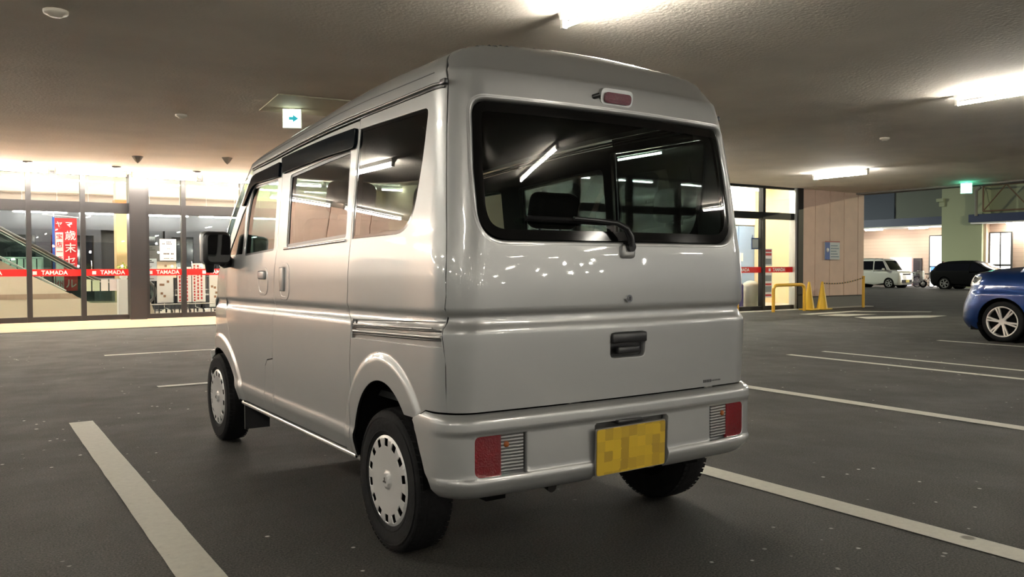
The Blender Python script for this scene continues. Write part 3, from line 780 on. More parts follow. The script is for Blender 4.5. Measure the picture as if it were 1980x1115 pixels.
g = B(); g.rbox(-.13,.13,2.50,2.53,1.52,1.58,.012,3); g.build('rear_view_mirror', BLK, van)

# =================================================================== THE PLACE
def structure(o): o['kind'] = 'structure'; return o
GH = lambda x, y: 0.0 if x < 17.2 else -.0096*(x-17.2)
# --- asphalt -------------------------------------------------------------------
def asphalt():
    m = mat('asphalt', (.05,.05,.048), .7, spec=.3)
    nt = m.node_tree; b = nt.nodes['Principled BSDF']; tc = nt.nodes.new('ShaderNodeTexCoord'); L = nt.links
    def noise(s, d=5, r=.6):
        n = nt.nodes.new('ShaderNodeTexNoise'); n.inputs['Scale'].default_value = s; n.inputs['Detail'].default_value = d; n.inputs['Roughness'].default_value = r
        L.new(tc.outputs['Object'], n.inputs['Vector']); return n.outputs[0]
    def ramp(i, a, ca, b_, cb):
        r = nt.nodes.new('ShaderNodeValToRGB'); r.color_ramp.elements[0].position = a; r.color_ramp.elements[0].color = ca; r.color_ramp.elements[1].position = b_; r.color_ramp.elements[1].color = cb
        L.new(i, r.inputs[0]); return r.outputs[0]
    def mixc(t, f, a, b_):
        x = nt.nodes.new('ShaderNodeMix'); x.data_type = 'RGBA'; x.blend_type = t
        if isinstance(f, float): x.inputs[0].default_value = f
        else: L.new(f, x.inputs[0])
        for i, v in ((6,a),(7,b_)):
            if isinstance(v, tuple): x.inputs[i].default_value = v
            else: L.new(v, x.inputs[i])
        return x.outputs[2]
    base = ramp(noise(.45,4), .35, (.027,.0255,.0225,1), .65, (.041,.039,.0345,1))
    agg = ramp(noise(120,3,.8), .40, (.35,.35,.35,1), .66, (2.1,2.1,2.05,1))
    c = mixc('MULTIPLY', 1.0, base, agg)
    c = mixc('MULTIPLY', 1.0, c, ramp(noise(4.5,6,.7), .3, (.82,.82,.82,1), .7, (1.15,1.15,1.15,1)))
    vo = nt.nodes.new('ShaderNodeTexVoronoi'); vo.inputs['Scale'].default_value = 9; L.new(tc.outputs['Object'], vo.inputs['Vector'])
    spot = ramp(vo.outputs['Distance'], .06, (1,1,1,1), .10, (0,0,0,1))
    patch = ramp(noise(.9,2), .50, (0,0,0,1), .60, (1,1,1,1))
    mk = mixc('MULTIPLY', 1.0, spot, patch)
    c = mixc('MIX', mk, c, (.50,.49,.45,1))
    st = ramp(noise(1.9,3), .70, (0,0,0,1), .76, (.7,.7,.7,1))
    c = mixc('MIX', st, c, (.022,.021,.020,1))
    L.new(c, b.inputs['Base Color'])
    bp = nt.nodes.new('ShaderNodeBump'); bp.inputs['Strength'].default_value = .55; bp.inputs['Distance'].default_value = .006
    L.new(noise(140,4,.7), bp.inputs['Height']); L.new(bp.outputs[0], b.inputs['Normal'])
    rr = ramp(noise(2.2,4), .3, (.66,.66,.66,1), .7, (.82,.82,.82,1)); L.new(rr, b.inputs['Roughness'])
    return m
ASPH = asphalt()
g = B(); xs = [-60,-30,-10,0,10,17.2,30,45,60,90]; ysn = [-50,-20,0,16.2,40,70]
g.add([(x,y,GH(x,y)) for y in ysn for x in xs], [(j*10+i,j*10+i+1,(j+1)*10+i+1,(j+1)*10+i) for j in range(5) for i in range(9)])
structure(g.build('floor', ASPH))
# --- painted lines -------------------------------------------------------------
def worn_paint():
    m = mat('worn_road_paint', (.62,.60,.54), .6)
    nt = m.node_tree; b = nt.nodes['Principled BSDF']; tc = nt.nodes.new('ShaderNodeTexCoord'); L = nt.links
    n = nt.nodes.new('ShaderNodeTexNoise'); n.inputs['Scale'].default_value = 28; n.inputs['Detail'].default_value = 8; n.inputs['Roughness'].default_value = .75
    r = nt.nodes.new('ShaderNodeValToRGB'); e = r.color_ramp.elements
    e[0].position = .27; e[0].color = (.20,.195,.175,1); e[1].position = .37; e[1].color = (.43,.415,.35,1)
    q = e.new(.66); q.color = (.50,.485,.41,1)
    n2 = nt.nodes.new('ShaderNodeTexVoronoi'); n2.inputs['Scale'].default_value = 3.5; r2 = nt.nodes.new('ShaderNodeValToRGB')
    r2.color_ramp.elements[0].position = .07; r2.color_ramp.elements[0].color = (.35,.34,.32,1); r2.color_ramp.elements[1].position = .11; r2.color_ramp.elements[1].color = (1,1,1,1)
    mx = nt.nodes.new('ShaderNodeMix'); mx.data_type = 'RGBA'; mx.blend_type = 'MULTIPLY'; mx.inputs[0].default_value = 1
    L.new(tc.outputs['Object'], n.inputs['Vector']); L.new(tc.outputs['Object'], n2.inputs['Vector']); L.new(n.outputs[0], r.inputs[0]); L.new(n2.outputs['Distance'], r2.inputs[0])
    L.new(r.outputs[0], mx.inputs[6]); L.new(r2.outputs[0], mx.inputs[7]); L.new(mx.outputs[2], b.inputs['Base Color'])
    return m
LINE = worn_paint()
def gline(x0, x1, y0, y1, label, group=None, name='parking_line', cat='parking line'):
    g = B(); n = 40; rnd = random.Random(int(abs(x0*100+y0*37)))
    along_y = abs(y1-y0) > abs(x1-x0); vs = []
    for i in range(n+1):
        t = i/n; j0, j1 = rnd.uniform(-.0015,.0015), rnd.uniform(-.0015,.0015)
        if along_y: y = y0+(y1-y0)*t; vs += [(x0+j0,y,GH(x0,y)+.0035),(x1+j1,y,GH(x1,y)+.0035)]
        else: x = x0+(x1-x0)*t; vs += [(x,y0+j0,GH(x,y0)+.0035),(x,y1+j1,GH(x,y1)+.0035)]
    g.add(vs, [(2*i,2*i+1,2*i+3,2*i+2) for i in range(n)])
    return tag(g.build(name, LINE), label, cat, group)
PG = 'white painted parking bay lines'
gline(-1.435,-1.285,-1.2,4.12,'wide worn white bay line on the asphalt left of the silver van', PG)
gline(1.12,1.265,-3.2,4.12,'worn white bay line running from behind the van to the bottom right corner', PG)
gline(3.66,3.80,-3.2,4.12,'white bay line right of the van, second from the van', PG)
gline(6.17,6.275,-3.2,4.12,'left line of the narrow double white bay lines on the right', PG)
gline(6.84,6.93,-3.2,4.12,'right line of the narrow double white bay lines on the right', PG)
gline(9.45,9.56,-3.2,4.12,'white bay line just in front of the small blue car', PG)
gline(-.60,5.2,8.76,8.86,'thin white line left of the van, the one nearer the shop front', PG)
gline(-.585,1.6,5.57,5.67,'short thin white line on the asphalt beside the van front wheel', PG)
# worn arrow marking on the lane to the right
g = B()
for P in ([(13.3,9.35),(15.5,9.45),(15.5,9.15),(13.3,9.05)], [(13.2,8.8),(14.1,8.95),(14.6,8.3),(13.4,8.25)], [(13.3,8.0),(14.9,7.55),(15.3,7.15),(14.4,7.0),(13.0,7.5)], [(15.4,9.3),(16.6,8.2),(16.3,8.1),(15.0,9.1)]):
    g.add([(x,y,.004) for x,y in P], [tuple(range(len(P)))])
tag(g.build('road_marking', LINE), 'faded white road marking on the lane in front of the yellow cones', 'road marking')
for (x,y,r,lab) in ((.15,-.72,.055,'small black oil spot on the asphalt behind the van, near the picture bottom'),):
    g = B(); rnd = random.Random(3); pts = [(x+r*(1+.3*rnd.uniform(-1,1))*math.cos(t)*1.5, y+r*(1+.3*rnd.uniform(-1,1))*math.sin(t)) for t in np.linspace(0,2*PI,15)[:-1]]
    g.add([(a,b,.003) for a,b in pts], [tuple(range(14))]); tag(g.build('oil_spot', mat('oil', (.008,.008,.008), .3)), lab, 'stain')
# --- deck above ---------------------------------------------------------------------
CEIL = mat('painted_concrete', (.80,.735,.65), .85, var=.07, scale=1.3, bump=.6, bscale=30)
g = B(); g.box(-40,6.78,-34,16.32,H,H+.45); g.box(6.78,17.86,-34,10.92,H,H+.45); structure(g.build('ceiling', CEIL))
g = B(); g.box(17.5,17.90,-34,10.8,H-.04,H+.6); structure(g.build('trim_1', mat('deck_edge', (.20,.19,.17), .8)))
g = B(); 
# --- fluorescent battens -----------------------------------------------------------------
TM = emit('fluorescent_tube', (1.0,.955,.85), TUBE)
FIX = mat('white_enamel', (.75,.74,.70), .4, coat=.3)
def batten(x, y, label, along='y', L=1.25, mt=None, parts=True):
    t = thing('fluorescent_lamp', label, 'ceiling light', (x,y,H), 0 if along == 'y' else -PI/2, 'fluorescent battens under the deck')
    g = B(); g.prism([(-.045,0),(.045,0),(.025,-.05),(-.025,-.05)], 0, L, 'xz'); g.build('housing', FIX, t)
    g = B(); g.box(-.02,.02,0.0,.03,-.115,-.05); g.box(-.02,.02,L-.03,L,-.115,-.05); g.build('lamp_holder', FIX, t)
    g = B(); g.cyl((0,.03,-.095),(0,L-.03,-.095),.019,n=14); g.build('tube', mt or TM, t)
    return t
L0 = {(1,0):'glowing fluorescent batten on the ceiling right above the van roof, cut by the top edge',
      (2,0):'large glowing fluorescent batten at the upper right, cut by the right edge',
      (3,1):'smaller glowing fluorescent batten on the ceiling above the tan wall at right'}
for i in range(-2,4):
    for j in range(-5,2):
        x = -3.75+5.5*i; y = 1.45+5.86*j
        if i == 3: x = 12.7
        if i == -2 and j < -3: continue
        if (i,j) == (1,1): continue
        lab = L0.get((i,j), 'fluorescent batten under the car park ceiling, lit, outside or hidden behind the van')
        batten(x, y, lab)
# --- shop glass fronts -----------------------------------------------------------------
STEEL = mat('grey_steel_frame', (.045,.044,.047), .38, .5)
DKSTEEL = mat('dark_bronze_frame', (.02,.017,.015), .45, .3)
PANE = glass('shop_glass', (.93,.95,.94), .035)
RED = mat('red_film', (.72,.015,.015), .45, emit=(.8,.02,.02), es=.0)
WHT = mat('white_print', (.85,.85,.85), .5)
def glass_bay(n, x0, x1, y, mull=.09, z1=H, tr=(2.17,2.38), name_txt=True, txt_off=.55, fm=None, dark=False, film=True, mr=True):
    fm = fm or STEEL
    w_ = empty('window_%d' % n, (x0,y,0)); structure(w_); L = x1-x0
    g = B(); g.box(0,mull,-.06,.08,0,z1); 
    if mr: g.box(L-.0,L+mull,-.06,.08,0,z1)
    g.box(mull,L,-.05,.07,0,.11); g.box(mull,L,-.05,.07,z1-.05,z1); g.box(mull,L,-.05,.07,tr[0],tr[1]); g.build('window_frame', fm, w_)
    g = B(); g.box(mull,L,-.006,.006,.11,tr[0]); g.box(mull,L,-.006,.006,tr[1],z1-.05); g.build('pane', PANE, w_)
    if film:
        g = B(); g.box(mull,L,-.009,-.0065,.905,1.04); f = g.build('red_stripe', RED, w_)
        cx = mull+(L-mull)*txt_off
        if name_txt:
            M = face_M(cx+.045,-.012,.970,'-y')
            text('lettering', 'TAMADA', .112, WHT, M, f, .0026, .98)
            g = B(); lx = cx-.295
            for a in range(3):
                for b in range(3):
                    if (a,b) in ((1,1),): continue
                    g.box(lx+a*.025-.036+.002, lx+a*.025-.036+.023, -.0125,-.0105, .934+b*.024, .934+b*.024+.021)
            g.box(lx-.030,lx+.034,-.0115,-.0105,.94,1.0)
            g.build('logo_mark', WHT, f)
    return w_
YL = 16.2
mx = [-3.35,-2.2,-.98,-.045]
for k,(a,b) in enumerate(zip(mx, mx[1:]+[.83])):
    glass_bay(k+1, a, b, YL, mr=False, txt_off=.40 if k != 3 else .56)
mx = [1.13,1.86,3.09,4.3,5.5]
for k,(a,b) in enumerate(zip(mx, mx[1:]+[6.7])):
    glass_bay(k+5, a, b, YL, mr=(k==4), txt_off=.50 if k == 0 else .58)
g = B(); g.box(.825,1.135,YL-.22,YL+.12,0,H); g.box(.82,1.14,YL-.225,YL-.2,.62,.635); g.box(.82,1.14,YL-.225,YL-.2,1.10,1.108)
tag(g.build('steel_column', mat('grey_column', (.055,.053,.056), .4, .55, bump=.05, bscale=4)), 'dark grey steel column standing between the shop windows', 'column')
# right-hand shop front
YRT = 10.8
xr = [6.8,8.2,9.6,11.0,12.44,13.79]
for k,(a,b) in enumerate(zip(xr, xr[1:]+[15.0])):
    glass_bay(k+10, a, b, YRT, tr=(2.18,2.34), fm=DKSTEEL, mr=False, txt_off=.45, name_txt=True)
g = B(); g.box(14.95,15.16,YRT-.08,YRT+.1,0,H); structure(g.build('trim_2', mat('pale_door_post', (.55,.55,.52), .3, .5)))
g = B(); g.box(15.02,15.21,YRT-.12,YRT-.07,0,H); structure(g.build('trim_3', DKSTEEL))
# tan panelled wall beyond the door
def panels(name, color):
    m = mat(name, color, .7, var=.06, scale=3)
    return m
TAN = mat('tan_wall_panel', (.66,.475,.375), .7, var=.06, scale=3)
def panelled_wall(name, x0, x1, y, z0, z1, m, wid=.6, depth=.3):
    g = B(); x = x0
    while x < x1-.01:
        xe = min(x+wid, x1); g.box(x+.012, xe-.012, y, y+depth, z0, z1); x = xe
    g.box(x0, x1, y+.03, y+depth, z0, z1)
    return structure(g.build(name, m))
panelled_wall('wall_right', 15.21, 17.86, YRT-.02, .30, H, TAN, .595)
g = B(); g.box(15.21,17.84,YRT+.02,YRT+.3,-.1,.32); structure(g.build('baseboard_right', mat('grey_plinth', (.16,.155,.145), .8)))
g = B(); g.box(17.6,17.86,YRT+.28,30,-.1,H+3); structure(g.build('wall_corner', TAN))
g = B(); g.box(6.66,6.80,YRT,YL+.1,0,H); structure(g.build('wall_step', TAN))
# tan wall left of the glass front (seen mirrored in the van)
panelled_wall('wall_left', -16, -3.4, 13.2, 0, H, panels('salmon_wall_panel', (.66,.46,.36)), .9)
g = B(); g.box(-3.42,-3.35,13.2,YL+.1,0,H); structure(g.build('wall_return', TAN))
g = B(); g.box(-7.0,-5.9,13.1,13.22,0,2.4); structure(g.build('door_1', mat('dark_door', (.02,.02,.022), .3)))
# tiled pavement
PAVE = mat('beige_paving', (.52,.40,.28), .7)
nt = PAVE.node_tree; tcn = nt.nodes.new('ShaderNodeTexCoord'); bk = nt.nodes.new('ShaderNodeTexBrick')
bk.inputs['Scale'].default_value = 1.6; bk.inputs['Color1'].default_value = (.62,.47,.30,1); bk.inputs['Color2'].default_value = (.55,.36,.25,1); bk.inputs['Mortar'].default_value = (.40,.33,.26,1); bk.inputs['Mortar Size'].default_value = .008
nt.links.new(tcn.outputs['Object'], bk.inputs['Vector']); nt.links.new(bk.outputs[0], nt.nodes['Principled BSDF'].inputs['Base Color'])
g = B(); g.box(-14,6.8,13.6,YL,-.05,.012); structure(g.build('trim_4', PAVE))
g = B(); g.box(-14,6.8,13.50,13.6,-.05,.014); structure(g.build('trim_5', mat('kerb_stone', (.40,.37,.33), .8)))
g = B(); g.box(6.8,17.8,YRT-.35,YRT,-.06,.012); structure(g.build('trim_6', mat('kerb_stone')))
# bright row of battens along the shop front
TM2 = emit('shopfront_tube', (1.0,.90,.76), TUBE*1.35)
for k in range(14):
    batten(-12.4+k*1.5 if k < 6 else -3.2+(k-6)*1.33, 12.4 if k < 6 else 15.45, 'lit batten close against the shop front ceiling, washed out by its own glare', 'x', 1.25, TM2 if k >= 6 else TM)
# little ceiling fittings
def downlight(x, y, label, r=.075):
    t = thing('recessed_downlight', label, 'downlight', (x,y,H), 0, 'dark recessed rings along the shop front')
    g = B(); g.lathe([(r*.6,-.002),(r*.75,-.02),(r,-.02),(r*1.08,-.004),(r*1.1,0)], 'z', (0,0,0), 24); g.build('ring', STEEL, t)
    g = B(); g.cyl((0,0,-.004),(0,0,-.001),r*.6,n=20); g.build('lens', mat('dull_lens', (.25,.24,.22), .3), t)
for i,(x,y) in enumerate(((-1.02,14.75),(.42,14.75),(1.86,14.75),(3.2,14.75))):
    downlight(x, y, 'dark recessed ring in the bright ceiling along the shop front, %s' % ('leftmost of the four','second from the left','third from the left','the one nearest the van')[i])
def detector(x, y, label, r=.07, name='smoke_detector'):
    g = B(); g.lathe([(0.0001,-.045),(r*.5,-.045),(r*.62,-.03),(r*.95,-.026),(r,-.012),(r,0)], 'z', (x,y,H), 28)
    o = g.build(name, mat('beige_detector', (.62,.57,.48), .5)); tag(o, label, 'smoke detector', 'round detectors on the ceiling')
detector(-1.42,4.68,'round beige detector on the ceiling at the upper left',.085)
detector(.27,8.55,'small round detector on the ceiling between the upper left one and the lit sign')
detector(9.4,4.9,'small round detector on the ceiling right of the van roof')
detector(9.2,8.2,'tiny round detector on the ceiling just above the right shop door')
for (x,y,lab) in ((.50,13.0,'small grey sensor head on the ceiling above the dark steel column'),(1.82,12.35,'pointed grey loudspeaker horn on the ceiling left of the van nose')):
    g = B(); g.lathe([(.0001,-.12),(.035,-.09),(.09,-.01),(.09,0)], 'z', (x,y,H), 4 if x > 1 else 16, smooth=False); tag(g.build('ceiling_sensor', mat('grey_sensor', (.25,.23,.21), .5)), lab, 'sensor')
# exit sign left of the van
def exit_sign(x, y, rz, label, w_=.22, h_=.23, col=(.90,1,.80), s=.9, drop=.02, arrow=True):
    t = thing('exit_sign', label, 'exit sign', (x,y,H), rz)
    g = B(); g.box(-w_/2,w_/2,-.03,.03,-h_-drop,-drop); g.box(-.03,.03,-.02,.02,-drop,0); g.build('sign_case', FIX, t)
    g = B(); g.box(-w_/2+.008,w_/2-.008,-.034,-.030,-h_-drop+.008,-drop-.008); g.box(-w_/2+.008,w_/2-.008,.030,.034,-h_-drop+.008,-drop-.008); g.build('lit_face', emit('exit_face_%g' % s, col, s), t)
    if arrow:
        g = B(); cz = -drop-h_/2
        g.prism([(.01,cz-.045),(.075,cz),(.01,cz+.045),(.01,cz+.018),(-.035,cz+.018),(-.035,cz-.018),(.01,cz-.018)], -.037, -.0345, 'xz'); g.build('arrow', mat('arrow_teal', (.02,.30,.34), .6, emit=(.02,.30,.36), es=.25), t)
    return t
exit_sign(1.268,7.36,-.45,'lit white exit sign with a small teal arrow hanging from the ceiling')
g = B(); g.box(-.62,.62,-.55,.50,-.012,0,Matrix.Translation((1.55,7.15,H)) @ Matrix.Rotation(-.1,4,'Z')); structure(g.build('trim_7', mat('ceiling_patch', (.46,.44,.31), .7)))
e2 = exit_sign(17.1,7.72,-1.1,'glowing green exit sign hanging at the ceiling edge on the right', .24, .24, (.12,1,.62), 2.2, .02, False)
# --- right foreground: rails, cones, chain, wall notice ----------------------------------
YEL = mat('yellow_paint', (.75,.42,.03), .4, coat=.4)
CONE = mat('yellow_cone_plastic', (.66,.40,.015), .5)
def hoop(x0, x1, y, label, z=.62):
    r = .12; P = [(x0,y,0),(x0,y,z-r)]+[(x0+r-r*math.cos(a),y,z-r+r*math.sin(a)) for a in np.linspace(0,PI/2,6)[1:]]+[(x1-r+r*math.sin(a),y,z-r+r*math.cos(a)) for a in np.linspace(0,PI/2,6)]+[(x1,y,0)]
    g = B(); g.tube(P, .038, 12); tag(g.build('hoop_barrier', YEL), label, 'barrier', 'yellow tubular hoop barriers')
hoop(13.50,14.62,10.2,'yellow tubular hoop barrier standing in front of the right shop door')
hoop(11.35,12.28,10.2,'yellow tubular hoop barrier whose right leg shows beside the van tail')
def cone(x, y, label):
    t = thing('traffic_cone', label, 'traffic cone', (x,y,0), 0, 'yellow cones by the tan wall')
    g = B(); g.rbox(-.17,.17,-.17,.17,0,.03,.008,2); g.build('base', CONE, t)
    g = B(); g.lathe([(.13,.03),(.125,.05),(.028,.66),(.020,.68),(.0001,.682)], 'z', (0,0,0), 28); g.build('cone_body', CONE, t)
cone(14.93,10.3,'yellow traffic cone by the tan wall, the one next to the hoop barrier')
cone(15.44,10.3,'yellow traffic cone by the tan wall with the chain tied to it')
g = B(); g.tube([(17.12,10.3,-.02),(17.12,10.3,.78)], .035, 12); g.cyl((17.12,10.3,.78),(17.12,10.3,.80),.04); tag(g.build('yellow_post', YEL), 'yellow post at the corner of the tan wall holding the chain', 'post')
g = B(); P = [(15.475+(17.085-15.475)*t, 10.3, .64+.11*t-.10*math.sin(PI*t)*.6) for t in np.linspace(0,1,30)]
for i in range(0,29):
    pass
g.tube(P, .014, 8)
cm = mat('black_yellow_chain', (.03,.03,.03), .5); nt = cm.node_tree; tcn = nt.nodes.new('ShaderNodeTexCoord'); wv = nt.nodes.new('ShaderNodeTexWave'); wv.inputs['Scale'].default_value = 3; rr = nt.nodes.new('ShaderNodeValToRGB'); rr.color_ramp.interpolation = 'CONSTANT'; rr.color_ramp.elements[0].color = (.02,.02,.02,1); rr.color_ramp.elements[1].position = .6; rr.color_ramp.elements[1].color = (.5,.28,.06,1)
nt.links.new(tcn.outputs['Object'], wv.inputs[0]); nt.links.new(wv.outputs[0], rr.inputs[0]); nt.links.new(rr.outputs[0], nt.nodes['Principled BSDF'].inputs['Base Color'])
tag(g.build('barrier_chain', cm), 'black and yellow barrier chain hanging from the second cone to the yellow post', 'chain')
t = thing('notice_board', 'blue and white parking notice fixed on the tan wall above the cones', 'sign', (16.17,YRT-.05,1.22), 0)
g = B(); g.box(0,.60,0,.02,0,.44); g.build('board', mat('notice_white', (.50,.54,.56), .5), t)
g = B(); g.box(0,.19,-.004,0,0,.44); g.build('blue_field', mat('notice_blue', (.04,.10,.36), .5), t)
g = B(); g.lathe([(.0001,-.007),(.055,-.007),(.055,-.004)], 'y', (.095,0,.24), 20); g.build('white_disc', WHT, t)
g = B()
for i in range(5): g.box(.23,.56-.05*(i%3),-.004,0,.06+i*.07,.085+i*.07)
g.build('text_lines', mat('notice_grey', (.16,.22,.28), .5), t)
g = B(); g.box(0,.60,-.004,0,.44,.47); g.build('red_strip', mat('notice_red', (.35,.08,.07), .5), t)

# =================================================================== LEFT SHOP INTERIOR
TI = emit('interior_tube', (1.0,.97,.90), TUBE*.5)
CREAM = mat('cream_wall', (.80,.72,.47), .7)
GREYF = mat('grey_blue_frame', (.035,.038,.046), .5, .3)
DGL = mat('dark_glass_pane', (.006,.007,.010), .06, coat=1)
g = B(); g.box(-9,6.66,YL+.12,26,-.05,.010); structure(g.build('trim_8', mat('shop_floor', (.55,.50,.42), .35)))
g = B(); g.box(-9,6.66,YL+.12,26,3.55,3.6); structure(g.build('trim_9', mat('shop_ceiling', (.75,.74,.70), .8)))
g = B(); g.box(-9,6.66,19.9,20.1,2.81,3.55); structure(g.build('wall_bulkhead', CREAM))
g = B(); g.box(-9,6.66,19.92,20.1,2.60,2.81); g.box(-9,6.66,19.86,19.92,2.80,2.835); structure(g.build('trim_10', mat('brown_fascia', (.22,.165,.13), .5)))
g = B(); g.box(-9,6.66,19.95,20.1,1.98,2.60); structure(g.build('wall_back', mat('grey_back_wall', (.048,.050,.057), .6)))
g = B(); g.box(-9,6.66,20.3,20.4,0,2.6); structure(g.build('wall_back_dark', mat('dark_room', (.02,.02,.025), .4)))
g = B(); g.box(-9,-8.9,YL,26,0,3.55); structure(g.build('wall_side', CREAM))
g = B(); g.box(6.55,6.66,YL+.1,26,0,3.55); structure(g.build('wall_side_right', mat('orange_side_wall', (.70,.45,.22), .7)))
# dark glazed inner doors
xs_ = [-3.9,-2.75,-1.55,-.42,.80]
n_ = 2
for (a,b) in list(zip(xs_, xs_[1:]))+[(1.42,2.2),(2.25,3.1),(3.15,4.2),(4.3,5.4)]:
    d_ = empty('door_%d' % n_, (a,19.9,0)); structure(d_); n_ += 1; L = b-a
    g = B(); f = .16
    g.box(0,f,0,.07,0,1.98); g.box(L-f,L,0,.07,0,1.98); g.box(f,L-f,0,.07,1.84,1.98); g.box(f,L-f,0,.07,0,.12); g.box(f,L-f,0,.07,.95,1.0); g.build('door_frame', GREYF, d_)
    g = B(); g.box(f,L-f,.03,.045,.12,.95); g.box(f,L-f,.03,.045,1.0,1.84); g.build('dark_pane', DGL, d_)
    g = B(); g.tube([(L-f-.06,-.0,.85),(L-f-.06,-.05,.88),(L-f-.06,-.05,1.2),(L-f-.06,0,1.23)],.012,8); g.build('door_handle', CHR, d_)
for k in range(7):
    t = batten(-3.75+k*1.35, 19.62, 'small lit batten in the row inside the shop above the dark inner doors', 'x', 1.12, TI)
    t.location.z = 2.45; t['group'] = 'row of battens inside the shop'
    g = B(); g.cyl((0,.2,0),(0,.2,1.10),.004,n=6); g.cyl((0,.9,0),(0,.9,1.10),.004,n=6); g.build('bracket', FIX, t)
for k in range(6):  # unseen tubes added to brighten the cream bulkhead
    t = batten(-5.5+k*2.2, 17.0, 'added batten high on the shop ceiling, lighting the cream bulkhead', 'x', 1.25, TI); t.location.z = 3.55; t['group'] = 'added battens high on the shop ceiling'
    t = batten(-5.5+k*2.2, 18.9, 'added batten high on the shop ceiling, lighting the cream bulkhead', 'x', 1.25, TI); t.location.z = 3.55; t['group'] = 'added battens high on the shop ceiling'
# yellow pillar
t = thing('yellow_pillar', 'pale yellow pillar with an orange top inside the shop, left of the dark steel column', 'pillar', (.86,17.95,0))
g = B(); g.box(0,.34,0,.34,.01,2.30); g.build('pillar_shaft', mat('yellow_wall', (.86,.64,.33), .6), t)
g = B(); g.box(-.02,.36,-.02,.36,2.30,2.58); g.build('pillar_top', mat('orange_block', (.75,.22,.08), .5), t)
g = B(); g.box(0,.34,0,.34,2.58,3.55); g.build('pillar_upper', CREAM, t)
# --- escalator ---------------------------------------------------------------------
esc = thing('escalator', 'escalator with glass sides and beige cladding rising to the left inside the shop', 'escalator', (0,17.4,0))
SL = .61
def ez(x, z0): return z0 if x > .42 else z0+(.42-x)*SL
BEI = mat('beige_cladding', (.60,.53,.42), .45)
for yo,nm in ((0,'near'),(1.0,'far')):
    g = B(); P = [(-6.5,.01),(-6.5,ez(-6.5,.30)-.35),(-.9,ez(-.9,.30)-.16),(.25,.32),(1.45,.30),(1.55,.01)]
    g.prism(P, yo-.03, yo+.05, 'xz'); g.build('side_cladding', BEI, esc)
    g = B(); g.prism([(-6.5,.42),(-6.5,.53),(-.1,.53),(.05,.42)], yo-.036, yo-.03, 'xz'); g.build('cladding_band', mat('brown_band', (.36,.27,.20), .5), esc)
    g = B(); g.prism([(-6.5,ez(-6.5,.30)-.38),(-6.5,ez(-6.5,.78)),(.42,.78),(1.30,.78),(1.48,.66),(1.52,.42),(1.40,.28),(.3,.30),(-.9,ez(-.9,.30)-.17)], yo-.006, yo+.006, 'xz')
    g.build('balustrade_glass', glass('escalator_glass', (.80,.90,.86), .06), esc)
    P = [(x,yo,ez(x,.80)) for x in np.linspace(-6.5,.35,20)]+[(.50,yo,.80),(1.28,yo,.80)]+[(1.28+.27*math.sin(a),yo,.53+.27*math.cos(a)) for a in np.linspace(.15,PI-.2,12)]+[(1.15,yo,.25)]
    g = B(); g.tube(P, .030, 10); g.build('handrail', mat('handrail_rubber', (.10,.10,.095), .45), esc)
    P2 = [(p[0],yo,p[2]-.045) for p in P[:22]]
    g = B(); g.tube(P2, .012, 8); P3 = [(x,yo,ez(x,.30)-.09) for x in np.linspace(-6.5,-.2,8)]; g.tube(P3, .012, 8); g.build('metal_trim', RAILM, esc)
g = B()
for k in range(22):
    x = .3-k*.30; z = .05+k*.30*SL; g.box(x-.30,x,.08,.94,z-.10,z+.17)
g.box(.3,1.5,.08,.94,0,.06); g.build('steps', mat('escalator_steps', (.12,.12,.12), .4, .6), esc)
# four notices on the balustrade
for k,(c,lab) in enumerate((((.62,.66,.46),'olive'),((.55,.62,.42),'green'),((.80,.72,.68),'pale pink'),((.78,.66,.66),'rose'))):
    g = B(); g.box(.13+k*.165,.27+k*.165,17.36,17.364,.57,.82 if k != 1 else .80); o = tag(g.build('small_notice', mat('notice_%d' % k, c, .6)), '%s paper notice on the escalator side, %s of the four' % (lab, ('first from left','second from left','third from left','last at right')[k]), 'notice', 'four paper notices on the escalator')
# white rack behind
t = thing('display_rack', 'white slatted display rack behind the escalator at the far left', 'rack', (-1.28,18.9,0))
g = B(); g.box(0,.78,0,.3,.98,1.02); g.box(0,.78,0,.3,1.28,1.31); g.box(0,.03,0,.03,0,1.3); g.box(.75,.78,0,.03,0,1.3); g.build('rack_frame', WHT, t)
g = B(); 
for i in range(6): g.box(.04+i*.125,.04+i*.125+.10,.0,.02,1.02,1.27)
g.build('white_cards', WHT, t)
# nobori banner
t = thing('banner_flag', 'tall red sale banner with white Japanese characters hanging behind the escalator', 'banner', (-.30,18.75,0))
g = B(); g.cyl((0,0,0.01),(0,0,2.32),.012,n=10); g.cyl((-.22,0,2.26),(.50,0,2.20),.010,n=10); g.box(-.12,.12,-.12,.12,.01,.05); g.build('banner_pole', WHT, t)
CLR_ = mat('banner_red', (.68,.02,.03), .7)
g = B(); nseg = 12
def bx_(x,z): return (x, -.02+.012*math.sin(x*14+z*3), z)
def cloth(x0,x1,z0,z1,off):
    vs = []; 
    for j in range(13):
        for i in range(9):
            x = x0+(x1-x0)*i/8; z = z0+(z1-z0)*j/12; p = bx_(x,z); vs.append((p[0],p[1]-off,p[2]))
    return vs, [(j*9+i,j*9+i+1,(j+1)*9+i+1,(j+1)*9+i) for j in range(12) for i in range(8)]
v_,f_ = cloth(.02,.46,.55,2.18,0); g.add(v_,f_,True); cl = g.build('banner_cloth', CLR_, t)
g = B(); v_,f_ = cloth(-.03,.02,.9,2.2,.002); g.add(v_,f_,True); g.build('blue_edge', mat('banner_blue', (.03,.10,.45), .6), t)
g = B(); v_,f_ = cloth(.03,.185,.56,1.86,.004); g.add(v_,f_,True); g.build('white_field', WHT, cl)
